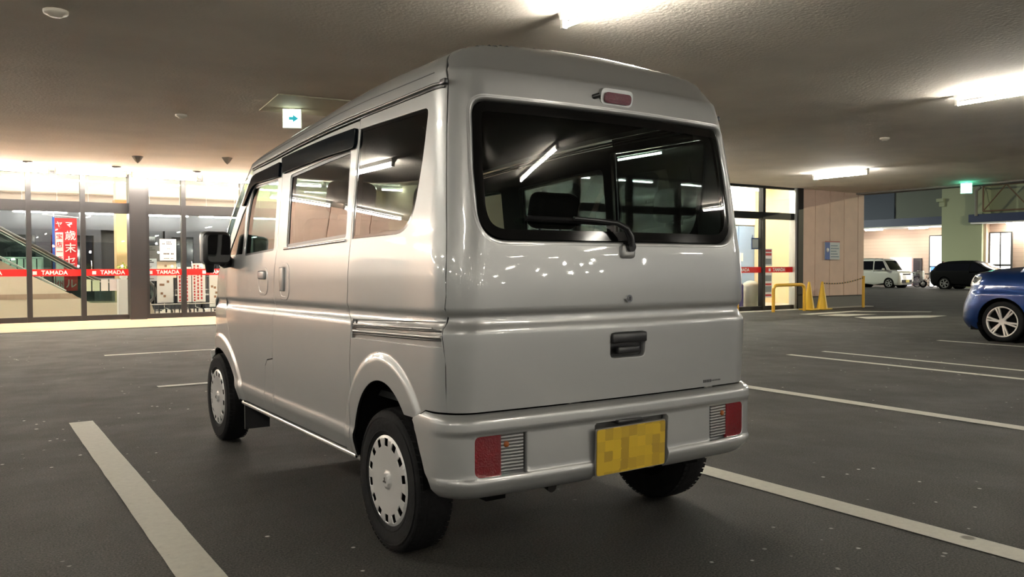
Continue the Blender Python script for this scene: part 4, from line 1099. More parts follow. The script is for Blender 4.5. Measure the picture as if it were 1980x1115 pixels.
for ch,x,z,s_,m_ in (('ヤ',.105,2.03,.14,WHT),('マ',.30,2.03,.15,WHT),('宝',.107,1.76,.13,CLR_),('店',.107,1.58,.13,CLR_),('一',.107,1.42,.13,CLR_),('斉',.107,1.26,.13,CLR_),('州',.107,.70,.15,CLR_),('歳',.325,1.78,.23,WHT),('末',.325,1.50,.23,WHT),('セ',.325,1.22,.23,WHT),('ー',.325,.98,.0,WHT),('ル',.325,.70,.23,WHT)):
    if s_: text('character', ch, s_, m_, face_M(x,-.045,z,'-y'), cl, .002)
g = B(); g.box(.30,.35,-.046,-.044,.88,1.06); g.build('character', WHT, cl)
# posters standing behind the glass
def poster(x0, x1, y, z0, z1, label, kind='redlines', col=(.85,.85,.83), name='poster_board'):
    t = thing(name, label, 'poster', (x0,y,0)); w_ = x1-x0
    g = B(); g.box(0,w_,0,.02,z0,z1); g.build('board', mat('poster_%.2f_%.2f_%.2f' % col, col, .6), t)
    g = B(); g.box(.03,.05,.02,.05,.01,z1*.95); g.box(w_-.05,w_-.03,.02,.05,.01,z1*.95); g.box(-.02,w_+.02,-.05,.12,.01,.03); g.build('stand', GREYF, t)
    g = B(); rnd = random.Random(int(x0*100)); H_ = z1-z0
    if kind == 'redlines':
        for i in range(int(w_/.075)):
            z = z1-.04
            while z > z0+.06:
                h = rnd.uniform(.03,.07); g.box(.03+i*.075,.03+i*.075+.035,-.003,0,max(z-h,z0+.02),z); z -= h+.02
        g.build('red_text_lines', mat('red_ink', (.55,.05,.05), .6), t)
    elif kind == 'text':
        for z,wf,th in ((.93,.35,.035),(.86,.62,.035),(.66,.35,.012),(.60,.28,.012),(.36,.75,.045),(.12,.62,.015)):
            g.box(w_/2-w_*wf/2,w_/2+w_*wf/2,-.003,0,z0+H_*z-th*.6,z0+H_*z)
        g.build('black_text_lines', mat('black_ink', (.03,.03,.03), .6), t)
    else:
        for i in range(5):
            x = rnd.uniform(.03,w_*.7); z = rnd.uniform(z0+.05,z1-.1); g.box(x,x+.05,-.003,0,z,z+.05)
        g.build('coloured_marks', mat('mixed_ink', (.35,.20,.12), .6), t)
    return t
poster(1.50,1.83,16.9,.30,.88,'white board with small coloured marks behind the glass right of the steel column','spots',(.95,.95,.95))
poster(1.93,2.22,16.95,.30,1.08,'white board with red vertical writing behind the glass, left of its twin',col=(.95,.94,.95))
poster(2.24,2.52,16.95,.30,1.16,'white board with red vertical writing behind the glass, near the van mirror',col=(.95,.95,.94))
poster(2.62,2.95,17.0,.18,1.0,'plain white board behind the glass nearest the van nose','spots')
poster(1.16,1.46,16.70,.78,1.26,'pale blue and white card standing behind the steel column edge','text',(.62,.72,.80))
poster(1.56,1.96,17.20,.84,1.20,'orange and white card above the red stripe behind the glass','spots',(.85,.72,.55))
t = thing('paper_notice', 'white notice sheet with black writing stuck on the shop glass right of the steel column', 'notice', (1.43,16.1895,1.215))
g = B(); g.box(0,.325,0,.004,0,.45); g.build('sheet', WHT, t)
g = B()
for z,wf,th in ((.40,.38,.022),(.36,.70,.022),(.25,.30,.010),(.17,.0,.0),(.155,.72,.028),(.05,.68,.012)):
    n3 = max(1,int(wf*12))
    for i in range(n3):
        if (i*7+int(z*100)) % 5 == 0: continue
        x = .1625-.325*wf/2+i*(.325*wf/n3); 
        if th: g.box(x,x+.325*wf/n3*.75,-.002,0,z-th,z)
g.build('text_lines', mat('black_ink', (.03,.03,.03), .6), t)
poster(1.46,2.0,19.2,.9,1.6,'dim framed sheet on the dark inner door','text',(.10,.10,.10))
# shopping carts
def cart(x, y, rz, label):
    t = thing('shopping_cart', label, 'shopping cart', (x,y,.01), rz, 'shopping carts inside the shop')
    g = B(); a = [(-.22,-.30,.55),(.22,-.30,.55),(.25,.35,.85),(-.25,.35,.85)]; c = [(-.18,-.28,.42),(.18,-.28,.42),(.22,.32,.42),(-.22,.32,.42)]
    for q in (a,c):
        for i in range(4): g.tube([q[i],q[(i+1)%4]], .006, 6)
    for i in range(4):
        for j in range(9):
            u = j/9; p = Vector(a[i]).lerp(Vector(a[(i+1)%4]),u); q = Vector(c[i]).lerp(Vector(c[(i+1)%4]),u); g.tube([p,q], .003, 5)
    for j in range(8):
        u = j/7; g.tube([Vector(c[0]).lerp(Vector(c[1]),u), Vector(c[3]).lerp(Vector(c[2]),u)], .003, 5)
    g.build('basket', CHR, t)
    g = B()
    for sx in (-1,1): g.tube([(sx*.20,-.35,.09),(sx*.24,.30,.12),(sx*.25,.38,.90)], .010, 8)
    g.tube([(-.20,-.35,.09),(.20,-.35,.09)], .009, 8); g.build('frame', CHR, t)
    g = B(); g.tube([(-.26,.40,.93),(.26,.40,.93)], .016, 8); g.build('handle', RED, t)
    for sx in (-.2,.2):
        for sy in (-.33,.30): g = B(); g.cyl((sx-.012,sy,.05),(sx+.012,sy,.05),.05,n=14); g.build('wheel', MBLK, t)
cart(2.15,18.0,.0,'wire shopping cart behind the white boards, left of the pair'); cart(2.85,18.0,.0,'wire shopping cart behind the white boards, right of the pair')
# tubular rail behind the glass
g = B(); g.tube([(1.95,16.6,.01),(1.95,16.6,.9)], .02, 8); g.tube([(1.2,16.6,.28),(3.0,16.6,.28)], .012, 8); g.tube([(3.0,16.6,.01),(3.0,16.6,.9)], .02, 8)
tag(g.build('guide_rail', RAILM), 'low metal guide rail just behind the glass right of the steel column', 'rail')
# small leafy plant
t = thing('potted_plant', 'small yellow-green plant in front of the yellow pillar', 'plant', (.86,17.05,0))
g = B(); g.box(-.12,.12,-.12,.12,.01,.82); g.build('stand', WHT, t)
g = B(); g.lathe([(.05,.82),(.08,.86),(.09,.98),(.07,.98)], 'z', n=16); g.build('pot', WHT, t)
g = B(); rnd = random.Random(5)
for i in range(70):
    a = rnd.uniform(0,2*PI); r_ = rnd.uniform(.02,.16); z = .98+rnd.uniform(.0,.16); M = Matrix.Translation((r_*math.cos(a),r_*math.sin(a),z)) @ Matrix.Rotation(a,4,'Z') @ Matrix.Rotation(rnd.uniform(-1,1),4,'Y')
    g.add([M @ Vector(p) for p in ((0,-.0,0),(.03,-.018,0.004),(.065,0,0),(.03,.018,.004))], [(0,1,2,3)])
g.build('foliage', mat('yellow_green_leaf', (.55,.65,.12), .5), t)
g = B(); g.box(1.06,1.28,17.2,17.24,.30,.95); tag(g.build('green_panel', mat('pale_green_board', (.55,.72,.58), .5)), 'pale green board on the escalator newel just left of the steel column', 'board')

# =================================================================== RIGHT SHOP INTERIOR
g = B(); g.box(6.8,17.55,YRT+.12,15.6,-.05,.008); structure(g.build('trim_11', mat('shop_floor')))
g = B(); g.box(6.8,17.55,YRT+.12,15.6,3.3,3.35); g.box(6.8,17.55,YRT+.12,YRT+.2,2.96,3.3); structure(g.build('trim_12', mat('shop_ceiling')))
g = B(); g.box(6.8,16.35,15.0,15.1,0,3.3); g.box(16.30,17.55,13.98,15.1,2.25,3.3); structure(g.build('wall_shop_back', mat('pale_wall', (.80,.78,.72), .6)))
g = B(); g.box(17.38,17.5,YRT+.35,15.1,0,3.3); g.box(16.9,17.5,14.02,14.1,0,2.25) if False else None; structure(g.build('wall_shop_side', mat('peach_wall', (.84,.62,.36), .6)))
t = empty('door_20', (16.0,14.0,0)); structure(t)
for k in range(2):
    g = B(); g.box(k*.69+.01,k*.69+.68,0,.05,0,2.22); g.build('door_leaf', mat('pale_blue_door', (.30,.42,.62), .4), t)
    g = B(); g.box(.42+k*.32,.66+k*.22,-.004,0,1.20,1.44); g.build('door_notice', WHT, t)
for k in range(5):
    for yy in (11.7,13.4):
        t = batten(7.4+k*2.05, yy, 'batten on the ceiling of the right shop seen through its glass', 'x', 1.25, TM); t.location.z = 3.3; t['group'] = 'battens inside the right shop'
t = thing('waste_bin', 'translucent beige waste bin behind the right shop door glass', 'bin', (14.03,11.3,.008))
g = B(); g.lathe([(.0001,0),(.17,0),(.20,.30),(.205,.50),(.20,.55)], 'z', n=28); g.build('bin_body', mat('beige_bin', (.55,.52,.40), .4), t)
g = B(); g.lathe([(.20,.52),(.205,.56),(.17,.64),(.08,.69),(.0001,.70)], 'z', n=28); g.build('bin_lid', mat('beige_bin'), t)
t = thing('storage_box', 'dark purple covered basket beside the beige waste bin', 'basket', (13.45,11.35,.008))
g = B(); g.rbox(-.30,.16,-.2,.2,0,.62,.03,3); g.build('basket_body', mat('purple_cloth', (.08,.06,.22), .8), t)
g = B(); g.lathe([(.0001,.86),(.12,.83),(.22,.74),(.27,.62)], 'z', (-.08,0,0), 24); g.build('basket_cover', mat('purple_cloth_light', (.14,.13,.42), .8), t)
t = thing('glass_poster', 'tall white strip of grey and red pictograms stuck on the right shop door glass', 'poster', (13.90,YRT-.03,0))
g = B(); g.box(0,.255,0,.004,1.06,1.47); g.box(0,.255,0,.004,.31,.90); g.build('sheet', WHT, t)
g = B()
for z,h in ((1.40,.05),(1.31,.06),(.60,.05),(.34,.05)): g.box(.02,.235,-.002,0,z,z+h)
g.build('red_print', mat('red_ink'), t)
g = B()
for z in (1.10,.70,.44): g.box(.02,.235,-.002,0,z,z+.14)
g.build('grey_print', mat('grey_ink', (.25,.28,.30), .6), t)
t = thing('framed_notice', 'blue-framed white notice behind the right shop door mullion', 'notice', (13.55,YRT+.08,1.46))
g = B(); g.box(0,.48,0,.01,0,.03); g.box(0,.48,0,.01,.24,.27); g.box(0,.03,0,.01,0,.27); g.box(.45,.48,0,.01,0,.27); g.build('notice_frame', mat('blue_frame', (.10,.16,.35), .4), t)
g = B(); g.box(.03,.45,.002,.008,.03,.24); g.build('sheet', WHT, t)
g = B(); g.box(.03,.05,.0,.01,.27,.34); g.box(.43,.45,0,.01,.27,.34); g.build('hanger', mat('blue_frame'), t)

# =================================================================== FAR BUILDINGS AT RIGHT
def fz(z): return z
SID = mat('peach_siding', (.62,.47,.37), .7)
nt = SID.node_tree; tcn = nt.nodes.new('ShaderNodeTexCoord'); wv = nt.nodes.new('ShaderNodeTexWave'); wv.bands_direction = 'Z'; wv.wave_profile = 'SAW'; wv.inputs['Scale'].default_value = 1.3; rr = nt.nodes.new('ShaderNodeValToRGB'); rr.color_ramp.elements[0].color = (.50,.36,.28,1); rr.color_ramp.elements[0].position = .0; rr.color_ramp.elements[1].color = (.66,.50,.40,1); rr.color_ramp.elements[1].position = .12
nt.links.new(tcn.outputs['Object'], wv.inputs[0]); nt.links.new(wv.outputs[0], rr.inputs[0]); nt.links.new(rr.outputs[0], nt.nodes['Principled BSDF'].inputs['Base Color'])
NAVY = mat('navy_fascia', (.035,.05,.12), .5)
bld = thing('store_building', 'lit peach-sided store with navy canopy and pale green tower beyond the cars', 'building', (50,0,-.4))
def part(name, m, *boxes, label=None):
    g = B()
    for b_ in boxes: g.box(*b_)
    o = g.build(name, m, bld)
    if label: o['label'] = label
    return o
part('siding_wall', SID, (2.5,2.8,25.8,44,0,4.0), (-.6,-.4,8,23.40,0,4.0))
part('upper_wall', mat('grey_green_cladding', (.20,.215,.18), .8), (.6,.9,25.7,30.0,4.0,11))
part('dark_upper_wall', mat('dark_blue_cladding', (.075,.09,.125), .7), (.5,.9,30.0,46,4.0,11))
part('tower', mat('pale_green_render', (.40,.44,.29), .8), (-1.2,2.5,23.35,25.8,0,12))
part('tower_wall', mat('pale_green_render'), (-.2,1.0,6,23.4,4.1,12))
part('cornice', mat('pale_green_render'), (-1.4,2.0,25.6,26.05,5.4,5.6), (-1.3,2.0,25.6,25.92,5.1,5.4))
part('navy_canopy', NAVY, (-.3,.6,25.8,46,4.06,4.56))
part('canopy_soffit', WHT, (-.25,2.5,25.8,46,3.98,4.06))
part('navy_canopy', NAVY, (-1.5,-.2,6,24.0,4.03,4.50))
part('canopy_soffit', WHT, (-1.45,2.5,6,23.9,3.93,4.03))
part('corner_post', mat('peach_trim', (.65,.5,.38), .6), (-1.0,-.5,23.2,23.38,0,4.0))
g = B(); xq = -1.6
for a,b_ in (((xq,23.1,4.65),(xq,23.1,6.15)),((xq,23.1,6.15),(xq,17,6.15)),((xq,23.1,4.65),(xq,17,4.65))): g.tube([a,b_], .05, 6)
yy = 23.1; up = True
while yy > 18:
    g.tube([(xq,yy,4.65 if up else 6.15),(xq,yy-1.3,6.15 if up else 4.65)], .035, 6); yy -= 1.3; up = not up
g.build('sign_truss', mat('rust_brown_steel', (.16,.10,.06), .6), bld)
g = B(); g.tube([(-1.5,23.55,4.4),(-1.5,23.55,5.9),(-1.5,23.3,6.1)], .09, 8); g.build('downpipe', mat('grey_pipe', (.22,.21,.18), .5), bld)
def lit_window(y0, y1, z0, z1, col, s, x=2.42, split=True):
    g = B(); g.box(x-.04,x+.08,y0-.06,y1+.06,z0-.06,z0); g.box(x-.04,x+.08,y0-.06,y1+.06,z1,z1+.08); g.box(x-.04,x+.08,y0-.08,y0,z0,z1); g.box(x-.04,x+.08,y1,y1+.08,z0,z1)
    g.box(x-.04,x+.08,y0,y1,z0+(z1-z0)*.38,z0+(z1-z0)*.42)
    if split: g.box(x-.04,x+.08,(y0+y1)/2-.04,(y0+y1)/2+.04,z0,z1)
    f = g.build('window', mat('far_window_frame', (.06,.06,.06), .5), bld)
    g = B(); g.box(x,x+.02,y0,y1,z0,z1); g.build('lit_pane', emit('lit_window_%g' % s, col, s), f)
lit_window(27.55,28.55,0.0,3.4,(1,.93,.85),2.6,split=False)
lit_window(22.9,24.35-.2,.2,3.45,(1,.95,.88),2.6) if False else lit_window(21.95,23.1,.2,3.35,(1,.95,.88),2.4,x=-.68)
lit_window(19.2,20.9,.2,3.3,(1,.95,.88),2.2,x=-.68)
part('blue_window_film', mat('blue_film', (.05,.14,.60), .5, emit=(.1,.25,.9), es=.5), (2.36,2.38,27.6,28.5,1.0,1.35))
part('service_door', mat('dark_brown_door', (.045,.035,.035), .5), (2.42,2.52,29.15,29.75,.1,1.95))
part('vending_machine_front', mat('pale_cabinet', (.75,.72,.78), .5, emit=(.9,.85,1), es=.25), (1.6,2.4,29.85,30.95,.05,2.0))
for k,(y,z) in enumerate(((31.6,3.98),(28.4,3.98),(36,3.98),(21.3,3.93),(17.5,3.93))):
    g = B(); xl = -1.3 if y < 24 else .6; g.box(xl,xl+.15,y-.62,y+.62,z-.10,z); g.build('soffit_lamp', emit('soffit_lamp_light', (1,.92,.80), 16), bld)
# =================================================================== CARS
def spoke_wheel(name, R, rim, wd, m_rim, parent, loc, rz=0, spokes=6, twin=True, detail=True):
    g = B(); h = wd/2
    g.lathe([(rim,-h*.85),(rim+.01,-h*.95),(R*.88,-h),(R*.96,-h*.85),(R,-h*.5),(R,h*.5),(R*.96,h*.85),(R*.88,h),(rim,h*.85)], 'x', n=48); 
    w_ = g.build(name, RUB, parent, loc); w_.rotation_euler = (.2,0,rz)
    g = B(); g.lathe([(rim+.004,-h*.93),(rim*.97,-h*.97),(rim*.92,-h*.85),(rim*.90,-h*.5)], 'x', n=48)
    for k in range(spokes):
        for d in ((-.13,.13) if twin else (0,)):
            a = 2*PI*k/spokes+d*1.0; a2 = 2*PI*k/spokes+d*.8
            p0 = Vector((-h*.80, .035*math.cos(a)+0, .035*math.sin(a))); p1 = Vector((-h*.86, rim*.95*math.cos(a2), rim*.95*math.sin(a2)))
            n_ = Vector((0,-math.sin(a2),math.cos(a2)))*rim*.055; x_ = Vector((-.012,0,0))
            q = [p0-n_,p0+n_,p1+n_,p1-n_]; g.add([v+x_ for v in q]+[v-x_ for v in q], [(0,1,2,3),(4,5,6,7),(0,1,5,4),(1,2,6,5),(2,3,7,6),(3,0,4,7)])
    g.cyl((-h*.70,0,0),(-h*.95,0,0),rim*.26,rim*.20,n=20)
    g.build('alloy_rim', m_rim, w_)
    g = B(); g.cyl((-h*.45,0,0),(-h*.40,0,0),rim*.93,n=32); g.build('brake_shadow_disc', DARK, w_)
    return w_
def make_car(label, loc, rz, L, hw, z0, front, rear_, green, wheels, paintm, R, step=.06, lamp=None, name='car', rimm=None, belt=None, extra=None, spokes=6):
    car = thing(name, label, 'car', loc, rz)
    F_, R_ = front, rear_; half = L/2
    def ff(s_, z): return F_.end(s_, z)
    def rf(s_, z): p = R_.end(s_, z); return (-p[0], L-p[1], p[2])
    ztopF = F_.WT[-1][0]-.004; ztopR = R_.WT[-1][0]-.004
    def outline(S, ztop, wy):
        """half outline (positive s): bottom from centre to mid with the wheel opening, then up"""
        P = [(t, z0) for t in np.linspace(0, S.s_of_y(wy-R*1.16, z0), 8)[1:]]
        a, b_ = R*1.16, R*1.18
        for i in range(17):
            t = PI-PI*i/16; y = wy+a*math.cos(t); z = max(z0+.001, R+b_*math.sin(t)); P.append((S.s_of_y(y, z), z))
        P.append((S.s_of_y(half, z0), z0))
        for z in [z0+(ztop-z0)*k/14 for k in range(1,15)]: P.append((S.s_of_y(half, z) if smooth_table(S.WT,z) > .0 else 0, z))
        return P
    for S, fn_, wy, zt in ((F_, ff, wheels[0], ztopF), (R_, rf, L-wheels[1], ztopR)):
        P = outline(S, zt, wy); poly = [(-a,b_) for a,b_ in reversed(P)]+P
        zz = [zt-.003,zt-.008,zt-.015,zt-.03,zt-.05]
        panel('body_front' if S is F_ else 'body_rear', fn_, poly, [], paintm, car, step=step, flange=.02, outward=lambda p,fn_=fn_: (p.x, (p.y-half)*.6, .25+max(0,p.z-.8)*2), lines_v=zz)
    gf, gr, zb, zr, yo = green
    def gff(s_, z): p = gf.end(s_, z); return p
    def grf(s_, z): p = gr.end(s_, z); return (-p[0], L-p[1], p[2])
    for S, fn_, nm in ((gf, gff, 'cabin_front'), (gr, grf, 'cabin_rear')):
        zt = S.WT[-1][0]-.004; zl_ = [zb+(zt-zb)*k/12 for k in range(13)]
        P = [(S.s_of_y(half+.02, z), z) for z in zl_]; poly = [(-a,b_) for a,b_ in reversed(P)]+P
        panel(nm, fn_, poly, [], paintm, car, step=step, flange=0, outward=lambda p: (p.x, (p.y-half)*.6, max(0,p.z-1.1)*4), lines_v=[zt-.004,zt-.01,zt-.02,zt-.04])
        zg0, zg1 = zb+.04, zr
        for sg in (-1,1):
            A = [(sg*(S.s_of_y(S.yend(z)+.05, z)), z) for z in np.linspace(zg0, zg1, 5)]
            Bq = [(sg*S.s_of_y(half-.04, z), z) for z in np.linspace(zg1, zg0, 5)]
            if min(abs(b_[0])-abs(a[0]) for a,b_ in zip(A, reversed(Bq))) < .05: continue
            panel('side_window', fn_, A+Bq, [], FRIT, car, step=step, off=.005, flange=.004, outward=lambda p: (p.x,0,.2))
        W_ = [(-S.par(z)[0]*.86, z) for z in np.linspace(zg1+.02, zg0, 5)]; W2 = [(S.par(z)[0]*.86, z) for z in np.linspace(zg0, zg1+.02, 5)]
        panel('windscreen' if S is gf else 'rear_window', fn_, W_+W2, [], FRIT, car, step=step, off=.006, flange=.004, outward=lambda p: (0,p.y-half,.3))
    for wy in wheels:
        for sg in (-1,1): 
            spoke_wheel('wheel', R, R*.74, .16, rimm or CHR, car, (sg*(hw-.10),wy,R), 0 if sg < 0 else PI, spokes)
            g = B(); g.lathe([(R*1.20,-.12),(R*1.20,.12)], 'x', n=28); g.cyl((.11,0,0),(.12,0,0),R*1.2,n=28); o = g.build('wheel_well', DARK, car, (sg*(hw-.14),wy,R+.01)); o.rotation_euler = (0,0,0 if sg < 0 else PI)
    g = B(); g.box(-hw*.9,hw*.9,.25,L-.25,z0-.02,z0+.05); g.build('underbody', DARK, car)
    if extra: extra(car, ff, F_, rf, R_)
    return car
# blue hatchback -------------------------------------------------------------
BLUE = mat('blue_paint', (.003,.032,.15), .30, .55, 1.0, coatr=.03)
def front_extra_blue(car, ff, S, rf, R_):
    for sg in (-1,1):
        P = round_poly([(sg*S.s_of_y(.19,.93),.935),(sg*S.s_of_y(.42,.90),.90),(sg*S.s_of_y(.40,.80),.79),(sg*S.s_of_y(.22,.80),.775),(sg*.50,.80),(sg*.50,.90)], .03, 4)
        h = panel('headlamp', ff, P, [], mat('lamp_bowl', (.70,.70,.68), .22, .8, 1, bump=.6, bscale=30), car, step=.03, off=.006, flange=.02, outward=(sg*.7,-1,.1))
        q = Vector(ff(sg*S.s_of_y(.30,.855),.855)); g = B(); g.lathe([(.0001,-.03),(.03,-.025),(.045,-.01),(.05,0)], 'y', q, 20); g.build('headlamp_bulb', CHR, h)
    panel('grille', ff, round_poly([(-.38,.72),(.38,.72),(.42,.80),(-.42,.80)],.02,3), [], MBLK, car, step=.04, off=.005, flange=.01, outward=(0,-1,0))
    panel('lower_grille', ff, round_poly([(-.45,.30),(.45,.30),(.40,.42),(-.40,.42)],.03,3), [], MBLK, car, step=.04, off=.005, flange=.01, outward=(0,-1,0))
bf = Shape([(.17,.68),(.30,.725),(.50,.74),(.66,.738),(.72,.728),(.80,.722),(.86,.712),(.91,.69),(.95,.655),(.985,.59),(1.01,.50),(1.035,.36),(1.05,.2),(1.06,0)],
           [(.17,.07),(.22,.03),(.32,.0),(.46,.01),(.60,.055),(.72,.10),(.84,.125),(.91,.16),(.95,.21),(.985,.31),(1.01,.45),(1.035,.68),(1.05,.85),(1.06,1.0)],
           [(.17,.30),(.6,.34),(.9,.34),(1.0,.2),(1.06,.02)], [(.17,.14),(.9,.12),(1.06,0)])
br = Shape([(.17,.68),(.30,.725),(.50,.74),(.80,.73),(.92,.715),(1.0,.66),(1.03,.4),(1.05,0)], [(.17,.06),(.4,0),(.9,.06),(1.03,.2),(1.05,.4)], [(.17,.2),(1.05,.05)], [(.17,.06),(1.05,0)])
gfb = Shape([(.95,.70),(1.1,.69),(1.3,.64),(1.45,.58),(1.50,.45),(1.53,.25),(1.54,0)], [(.95,.75),(1.06,.85),(1.3,1.15),(1.45,1.40),(1.5,1.55),(1.54,1.85)], [(.95,.2),(1.54,.02)], [(.95,.16),(1.54,.02)])
grb = Shape([(.95,.70),(1.1,.69),(1.3,.64),(1.45,.58),(1.50,.45),(1.53,.25),(1.54,0)], [(.95,.08),(1.3,.2),(1.45,.30),(1.54,.6)], [(.95,.15),(1.54,.02)], [(.95,.06),(1.54,.02)])
SILV = mat('bright_alloy', (.72,.70,.66), .3, .7, .5)
make_car('small blue hatchback cut off by the right edge, its front wheel and headlamp showing', (10.66,4.17,0), PI, 3.6, .74, .17, bf, br, (gfb,grb,.97,1.42,0), (.70,3.05), BLUE, .283, .045, rimm=SILV, extra=front_extra_blue)
# white kei wagon ---------------------------------------------------------------
WP = mat('white_paint', (.62,.62,.56), .3, .1, 1)
def wf_extra(car, ff, S, rf, R_):
    for sg in (-1,1):
        panel('headlamp', ff, round_poly([(sg*.40,.74),(sg*.70,.76),(sg*.72,.90),(sg*.46,.88)],.03,3), [], mat('lamp_bowl'), car, step=.05, off=.01, flange=.02, outward=(0,-1,.1))
        g = B(); g.rbox(sg*.74,sg*.90,.95,1.05,1.02,1.16,.03,3); g.build('door_mirror', WP, car)
    panel('grille', ff, round_poly([(-.38,.76),(.38,.76),(.38,.84),(-.38,.84)],.02,3), [], MBLK, car, step=.05, off=.01, flange=.01, outward=(0,-1,0))
    panel('lower_grille', ff, round_poly([(-.52,.30),(.52,.30),(.52,.48),(-.52,.48)],.04,3), [], MBLK, car, step=.05, off=.01, flange=.01, outward=(0,-1,0))
    panel('number_plate', ff, [(-.17,.32),(.17,.32),(.17,.48),(-.17,.48)], [], mat('plate_yellow_far', (.75,.62,.05), .5), car, step=.05, off=.03, flange=.01, outward=(0,-1,0))
wf = Shape([(.18,.68),(.3,.72),(.6,.735),(.9,.725),(.98,.69),(1.03,.6),(1.06,.4),(1.08,0)], [(.18,.06),(.3,0),(.6,.01),(.85,.05),(.95,.12),(1.03,.35),(1.08,.8)], [(.18,.18),(1.08,.04)], [(.18,.06),(1.08,0)])
wr = Shape([(.18,.68),(.3,.72),(.6,.735),(.9,.725),(1.02,.70),(1.06,.4),(1.08,0)], [(.18,.06),(.3,0),(1.0,.03),(1.08,.2)], [(.18,.1),(1.08,.04)], [(.18,.03),(1.08,0)])
wgf = Shape([(1.0,.715),(1.2,.70),(1.5,.66),(1.66,.62),(1.72,.5),(1.75,.3),(1.76,0)], [(1.0,.55),(1.06,.62),(1.3,.80),(1.6,1.05),(1.7,1.2),(1.76,1.6)], [(1.0,.12),(1.76,.02)], [(1.0,.10),(1.76,.02)])
wgr = Shape([(1.0,.715),(1.2,.70),(1.5,.66),(1.66,.62),(1.72,.5),(1.75,.3),(1.76,0)], [(1.0,.03),(1.5,.06),(1.7,.12),(1.76,.4)], [(1.0,.1),(1.76,.02)], [(1.0,.03),(1.76,.0)])
make_car('small white wagon parked across the lot at right, facing right, beside the tan wall corner', (44,25.15,GH(44,0)), 0, 3.4, .735, .18, wf, wr, (wgf,wgr,1.02,1.58,0), (.72,2.9), WP, .28, .10, extra=wf_extra, rimm=mat('grey_hubcap', (.35,.35,.33), .4, .5))
# black hatch ---------------------------------------------------------------------
KP = mat('black_paint', (.0015,.0015,.002), .5, 0, 0, spec=.12)
kf = Shape([(.18,.78),(.3,.85),(.6,.87),(.85,.86),(.95,.80),(1.0,.6),(1.03,.3),(1.04,0)], [(.18,.1),(.35,0),(.6,.02),(.75,.08),(.9,.4),(1.0,.85),(1.04,1.3)], [(.18,.35),(1.04,.04)], [(.18,.15),(1.04,0)])
kr = Shape([(.18,.78),(.3,.85),(.6,.87),(.9,.86),(1.05,.82),(1.10,.5),(1.12,0)], [(.18,.1),(.4,0),(.9,.03),(1.05,.12),(1.12,.4)], [(.18,.25),(1.12,.04)], [(.18,.08),(1.12,0)])
kgf = Shape([(.95,.84),(1.1,.80),(1.35,.70),(1.48,.62),(1.54,.45),(1.57,.25),(1.58,0)], [(.95,1.0),(1.05,1.15),(1.35,1.75),(1.5,2.05),(1.58,2.45)], [(.95,.2),(1.58,.02)], [(.95,.15),(1.58,.0)])
kgr = Shape([(.95,.84),(1.1,.80),(1.35,.70),(1.46,.62),(1.54,.45),(1.57,.25),(1.58,0)], [(.95,.06),(1.1,.14),(1.35,.36),(1.46,.55),(1.54,.95),(1.58,1.6)], [(.95,.2),(1.58,.02)], [(.95,.08),(1.58,.0)])
make_car('black hatchback parked behind the blue car, seen from the side across the lot', (44,18.9,GH(44,0)), 0, 4.5, .87, .18, kf, kr, (kgf,kgr,.98,1.40,0), (.85,3.6), KP, .32, .10, rimm=mat('grey_hubcap'))
# scooter + bicycles + person by the store -------------------------------------------
def bike(x, y, rz, label, m):
    t = thing('bicycle', label, 'bicycle', (x,y,GH(x,y)), rz, 'bicycles parked by the far store')
    for yy in (-.52,.52):
        g = B(); g.tube([(0,yy+.32*math.cos(a),.33+.32*math.sin(a)) for a in np.linspace(0,2*PI,25)], .018, 6); w_ = g.build('bicycle_wheel', RUB, t)
        g = B()
        for k in range(8): a = PI*k/8; g.tube([(0,yy+.31*math.cos(a),.33+.31*math.sin(a)),(0,yy-.31*math.cos(a),.33-.31*math.sin(a))], .003, 4)
        g.build('spokes', CHR, w_)
    g = B()
    for a,b_ in (((0,-.52,.33),(0,-.1,.30)),((0,-.1,.30),(0,-.22,.80)),((0,-.1,.30),(0,.36,.78)),((0,.52,.33),(0,.36,.95)),((0,-.52,.33),(0,-.2,.65))): g.tube([a,b_], .016, 6)
    g.build('bicycle_frame', m, t)
    g = B(); g.tube([(-.27,.30,1.02),(-.2,.36,1.0),(.2,.36,1.0),(.27,.30,1.02)], .014, 6); g.build('handlebar', CHR, t)
    g = B(); g.rbox(-.08,.08,-.34,-.10,.80,.86,.02,2); g.build('saddle', MBLK, t)
    g = B(); g.box(-.16,.16,.48,.78,.72,.74); g.box(-.18,-.16,.46,.8,.72,.95); g.box(.16,.18,.46,.8,.72,.95); g.box(-.18,.18,.78,.8,.72,.95); g.box(-.18,.18,.46,.48,.72,.95); g.build('basket', mat('grey_basket', (.35,.35,.35), .5), t)
bike(47.2,27.0,.3,'dark bicycle parked by the far store, nearer the white wagon', MBLK); bike(47.6,26.2,-.2,'dark bicycle parked by the far store, nearer the standing person', mat('brown_frame', (.2,.1,.07), .5))
sc = thing('motor_scooter', 'white scooter parked just right of the white wagon', 'scooter', (45.6,25.75,GH(45,0)), .2)
for yy in (-.58,.55):
    g = B(); g.lathe([(.13,-.04),(.20,-.045),(.225,0),(.20,.045),(.13,.04)], 'x', (0,yy,.225), 28); w_ = g.build('scooter_wheel', RUB, sc)
    g = B(); g.cyl((-.03,yy,.225),(.03,yy,.225),.13,n=20); g.build('hub', CHR, w_)
g = B(); g.rbox(-.14,.14,-.62,-.44,.36,1.0,.06,4); g.rbox(-.15,.15,-.5,.2,.28,.36,.03,3); g.rbox(-.14,.14,.0,.72,.34,.74,.08,4); g.rbox(-.09,.09,-.80,-.36,.44,.50,.025,3); g.build('scooter_body', WP, sc)
g = B(); g.rbox(-.12,.12,.02,.62,.74,.82,.03,3); g.build('scooter_seat', MBLK, sc)
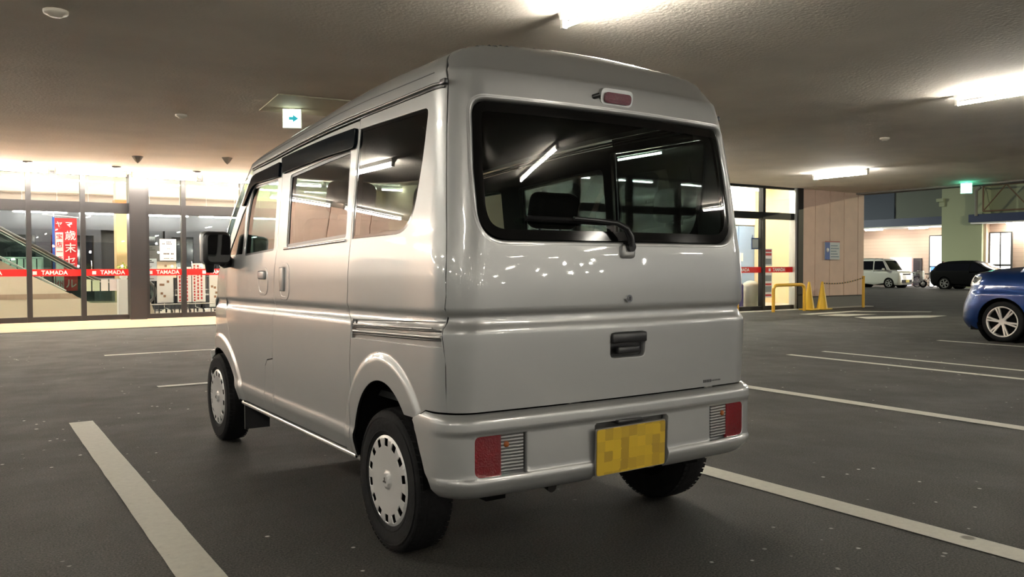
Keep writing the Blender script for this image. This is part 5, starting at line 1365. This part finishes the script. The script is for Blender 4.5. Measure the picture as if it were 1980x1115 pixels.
g = B(); g.tube([(-.3,-.40,1.05),(0,-.48,1.02),(.3,-.40,1.05)], .018, 6); g.build('handlebar', MBLK, sc)

def person(x, y, rz):
    t = thing('person', 'distant person in a grey jacket and dark trousers bending forward by the bicycles', 'person', (x,y,GH(x,y)), rz)
    J = {'pel':(0,0,.86,.13),'sp':(0,-.12,1.06,.13),'ch':(0,-.26,1.24,.15),'nk':(0,-.36,1.36,.055),'hd0':(0,-.40,1.42,.07)}
    V = [(0,0,.86),(0,-.12,1.05),(0,-.25,1.23),(0,-.35,1.35),(0,-.39,1.41)]; Rr = [.13,.12,.14,.055,.05]; E = [(0,1),(1,2),(2,3),(3,4)]
    for sg in (-1,1):
        b0 = len(V)
        V += [(sg*.10,.0,.80),(sg*.11,-.03,.46),(sg*.11,.05,.09),(sg*.12,-.10,.05)]; Rr += [.09,.06,.042,.04]; E += [(0,b0),(b0,b0+1),(b0+1,b0+2),(b0+2,b0+3)]
        b0 = len(V)
        V += [(sg*.19,-.25,1.25),(sg*.24,-.36,.99),(sg*.20,-.56,.88),(sg*.19,-.63,.86)]; Rr += [.06,.045,.034,.03]; E += [(2,b0),(b0,b0+1),(b0+1,b0+2),(b0+2,b0+3)]
        h0 = len(V)-1
        for k,(dx,l_) in enumerate(((-.03,.07),(-.01,.085),(.01,.08),(.03,.065))):
            V += [(sg*.19+dx,-.63-l_*.6,.85),(sg*.19+dx,-.63-l_*.8,.81)]; Rr += [.009,.008]; E += [(h0,len(V)-2),(len(V)-2,len(V)-1)]
        V += [(sg*.19-sg*.045,-.65,.84)]; Rr += [.010]; E += [(h0,len(V)-1)]
    me = bpy.data.meshes.new('body'); me.from_pydata(V, E, []); o = link('body', me, None, t)
    md = o.modifiers.new('skin','SKIN')
    for i,r_ in enumerate(Rr): me.skin_vertices[0].data[i].radius = (r_,r_); me.skin_vertices[0].data[i].use_root = (i == 0)
    s2 = o.modifiers.new('sub','SUBSURF'); s2.levels = 1; s2.render_levels = 1
    m_ = bpy.data.materials.new('clothes_and_skin'); m_.use_nodes = True; nt = m_.node_tree; tcn = nt.nodes.new('ShaderNodeTexCoord'); sp = nt.nodes.new('ShaderNodeSeparateXYZ'); rr = nt.nodes.new('ShaderNodeValToRGB'); rr.color_ramp.interpolation = 'CONSTANT'
    rr.color_ramp.elements[0].color = (.02,.02,.03,1); rr.color_ramp.elements[1].position = .57; rr.color_ramp.elements[1].color = (.22,.21,.21,1)
    mr = nt.nodes.new('ShaderNodeMath'); mr.operation = 'DIVIDE'; mr.inputs[1].default_value = 1.5
    nt.links.new(tcn.outputs['Object'], sp.inputs[0]); nt.links.new(sp.outputs[2], mr.inputs[0]); nt.links.new(mr.outputs[0], rr.inputs[0]); nt.links.new(rr.outputs[0], nt.nodes['Principled BSDF'].inputs['Base Color'])
    me.materials.append(m_)
    def ell(nm, c, r, m, seg=20):
        bm = bmesh.new(); bmesh.ops.create_uvsphere(bm, u_segments=seg, v_segments=14, radius=1)
        for v in bm.verts: v.co = Vector((c[0]+v.co.x*r[0], c[1]+v.co.y*r[1], c[2]+v.co.z*r[2]))
        me2 = bpy.data.meshes.new(nm); bm.to_mesh(me2); bm.free(); return link(nm, me2, m, t, smooth=True)
    ell('head', (0,-.44,1.47), (.075,.095,.105), mat('skin', (.45,.28,.20), .6)); ell('hair', (0,-.42,1.49), (.082,.095,.10), mat('dark_hair', (.012,.010,.010), .6))
person(47.0,24.9,-.6)

# unseen pole lamps added to light the far store, and far small lamps behind the viewer
def added_pole_lamp(x, y, h, label, power, col):
    t = thing('added_pole_lamp', label, 'added lamp', (x,y,GH(x,y)))
    g = B(); g.cyl((0,0,0),(0,0,h),.09,.05,n=12); g.tube([(0,0,h-.05),(.5,0,h+.15),(1.2,0,h+.2)], .04, 8); g.build('pole', STEEL, t)
    g = B(); g.rbox(1.0,1.7,-.15,.15,h+.14,h+.26,.03,2); g.build('lamp_head', STEEL, t)
    g = B(); g.box(1.05,1.65,-.12,.12,h+.11,h+.138); g.build('lens', emit('added_pole_lamp_%g' % power, col, power), t)
added_pole_lamp(37,2.5,6.5,'tall lamp added to light the far store, at right outside the picture',2600,(1,.93,.62))
added_pole_lamp(36,40,6.5,'tall lamp added to light the far store, behind the tan wall outside the picture',2200,(.9,.95,.75))
g = B(); g.box(-14,34,-46,-45.6,0,6); structure(g.build('wall_behind', mat('dim_far_wall', (.12,.11,.10), .8)))
rnd = random.Random(11)
for k in range(34):
    x = -10+k*1.25+rnd.uniform(-.4,.4); z = rnd.choice((1.1,1.6,2.2,2.5,2.7)); y = rnd.uniform(-44,-24)
    t = thing('garden_lamp' if False else 'lot_lamp', 'small bright lamp on a thin post far behind the viewer', 'lamp', (x,y,0), 0, 'small lamps on posts far behind the viewer')
    g = B(); g.cyl((0,0,0),(0,0,z),.025,n=6); g.build('post', STEEL, t)
    g = B(); g.lathe([(.0001,z+.16),(.06,z+.13),(.08,z+.07),(.05,z)], 'z', n=10); g.build('globe', emit('globe_light', (1,.95,.85), 90), t)
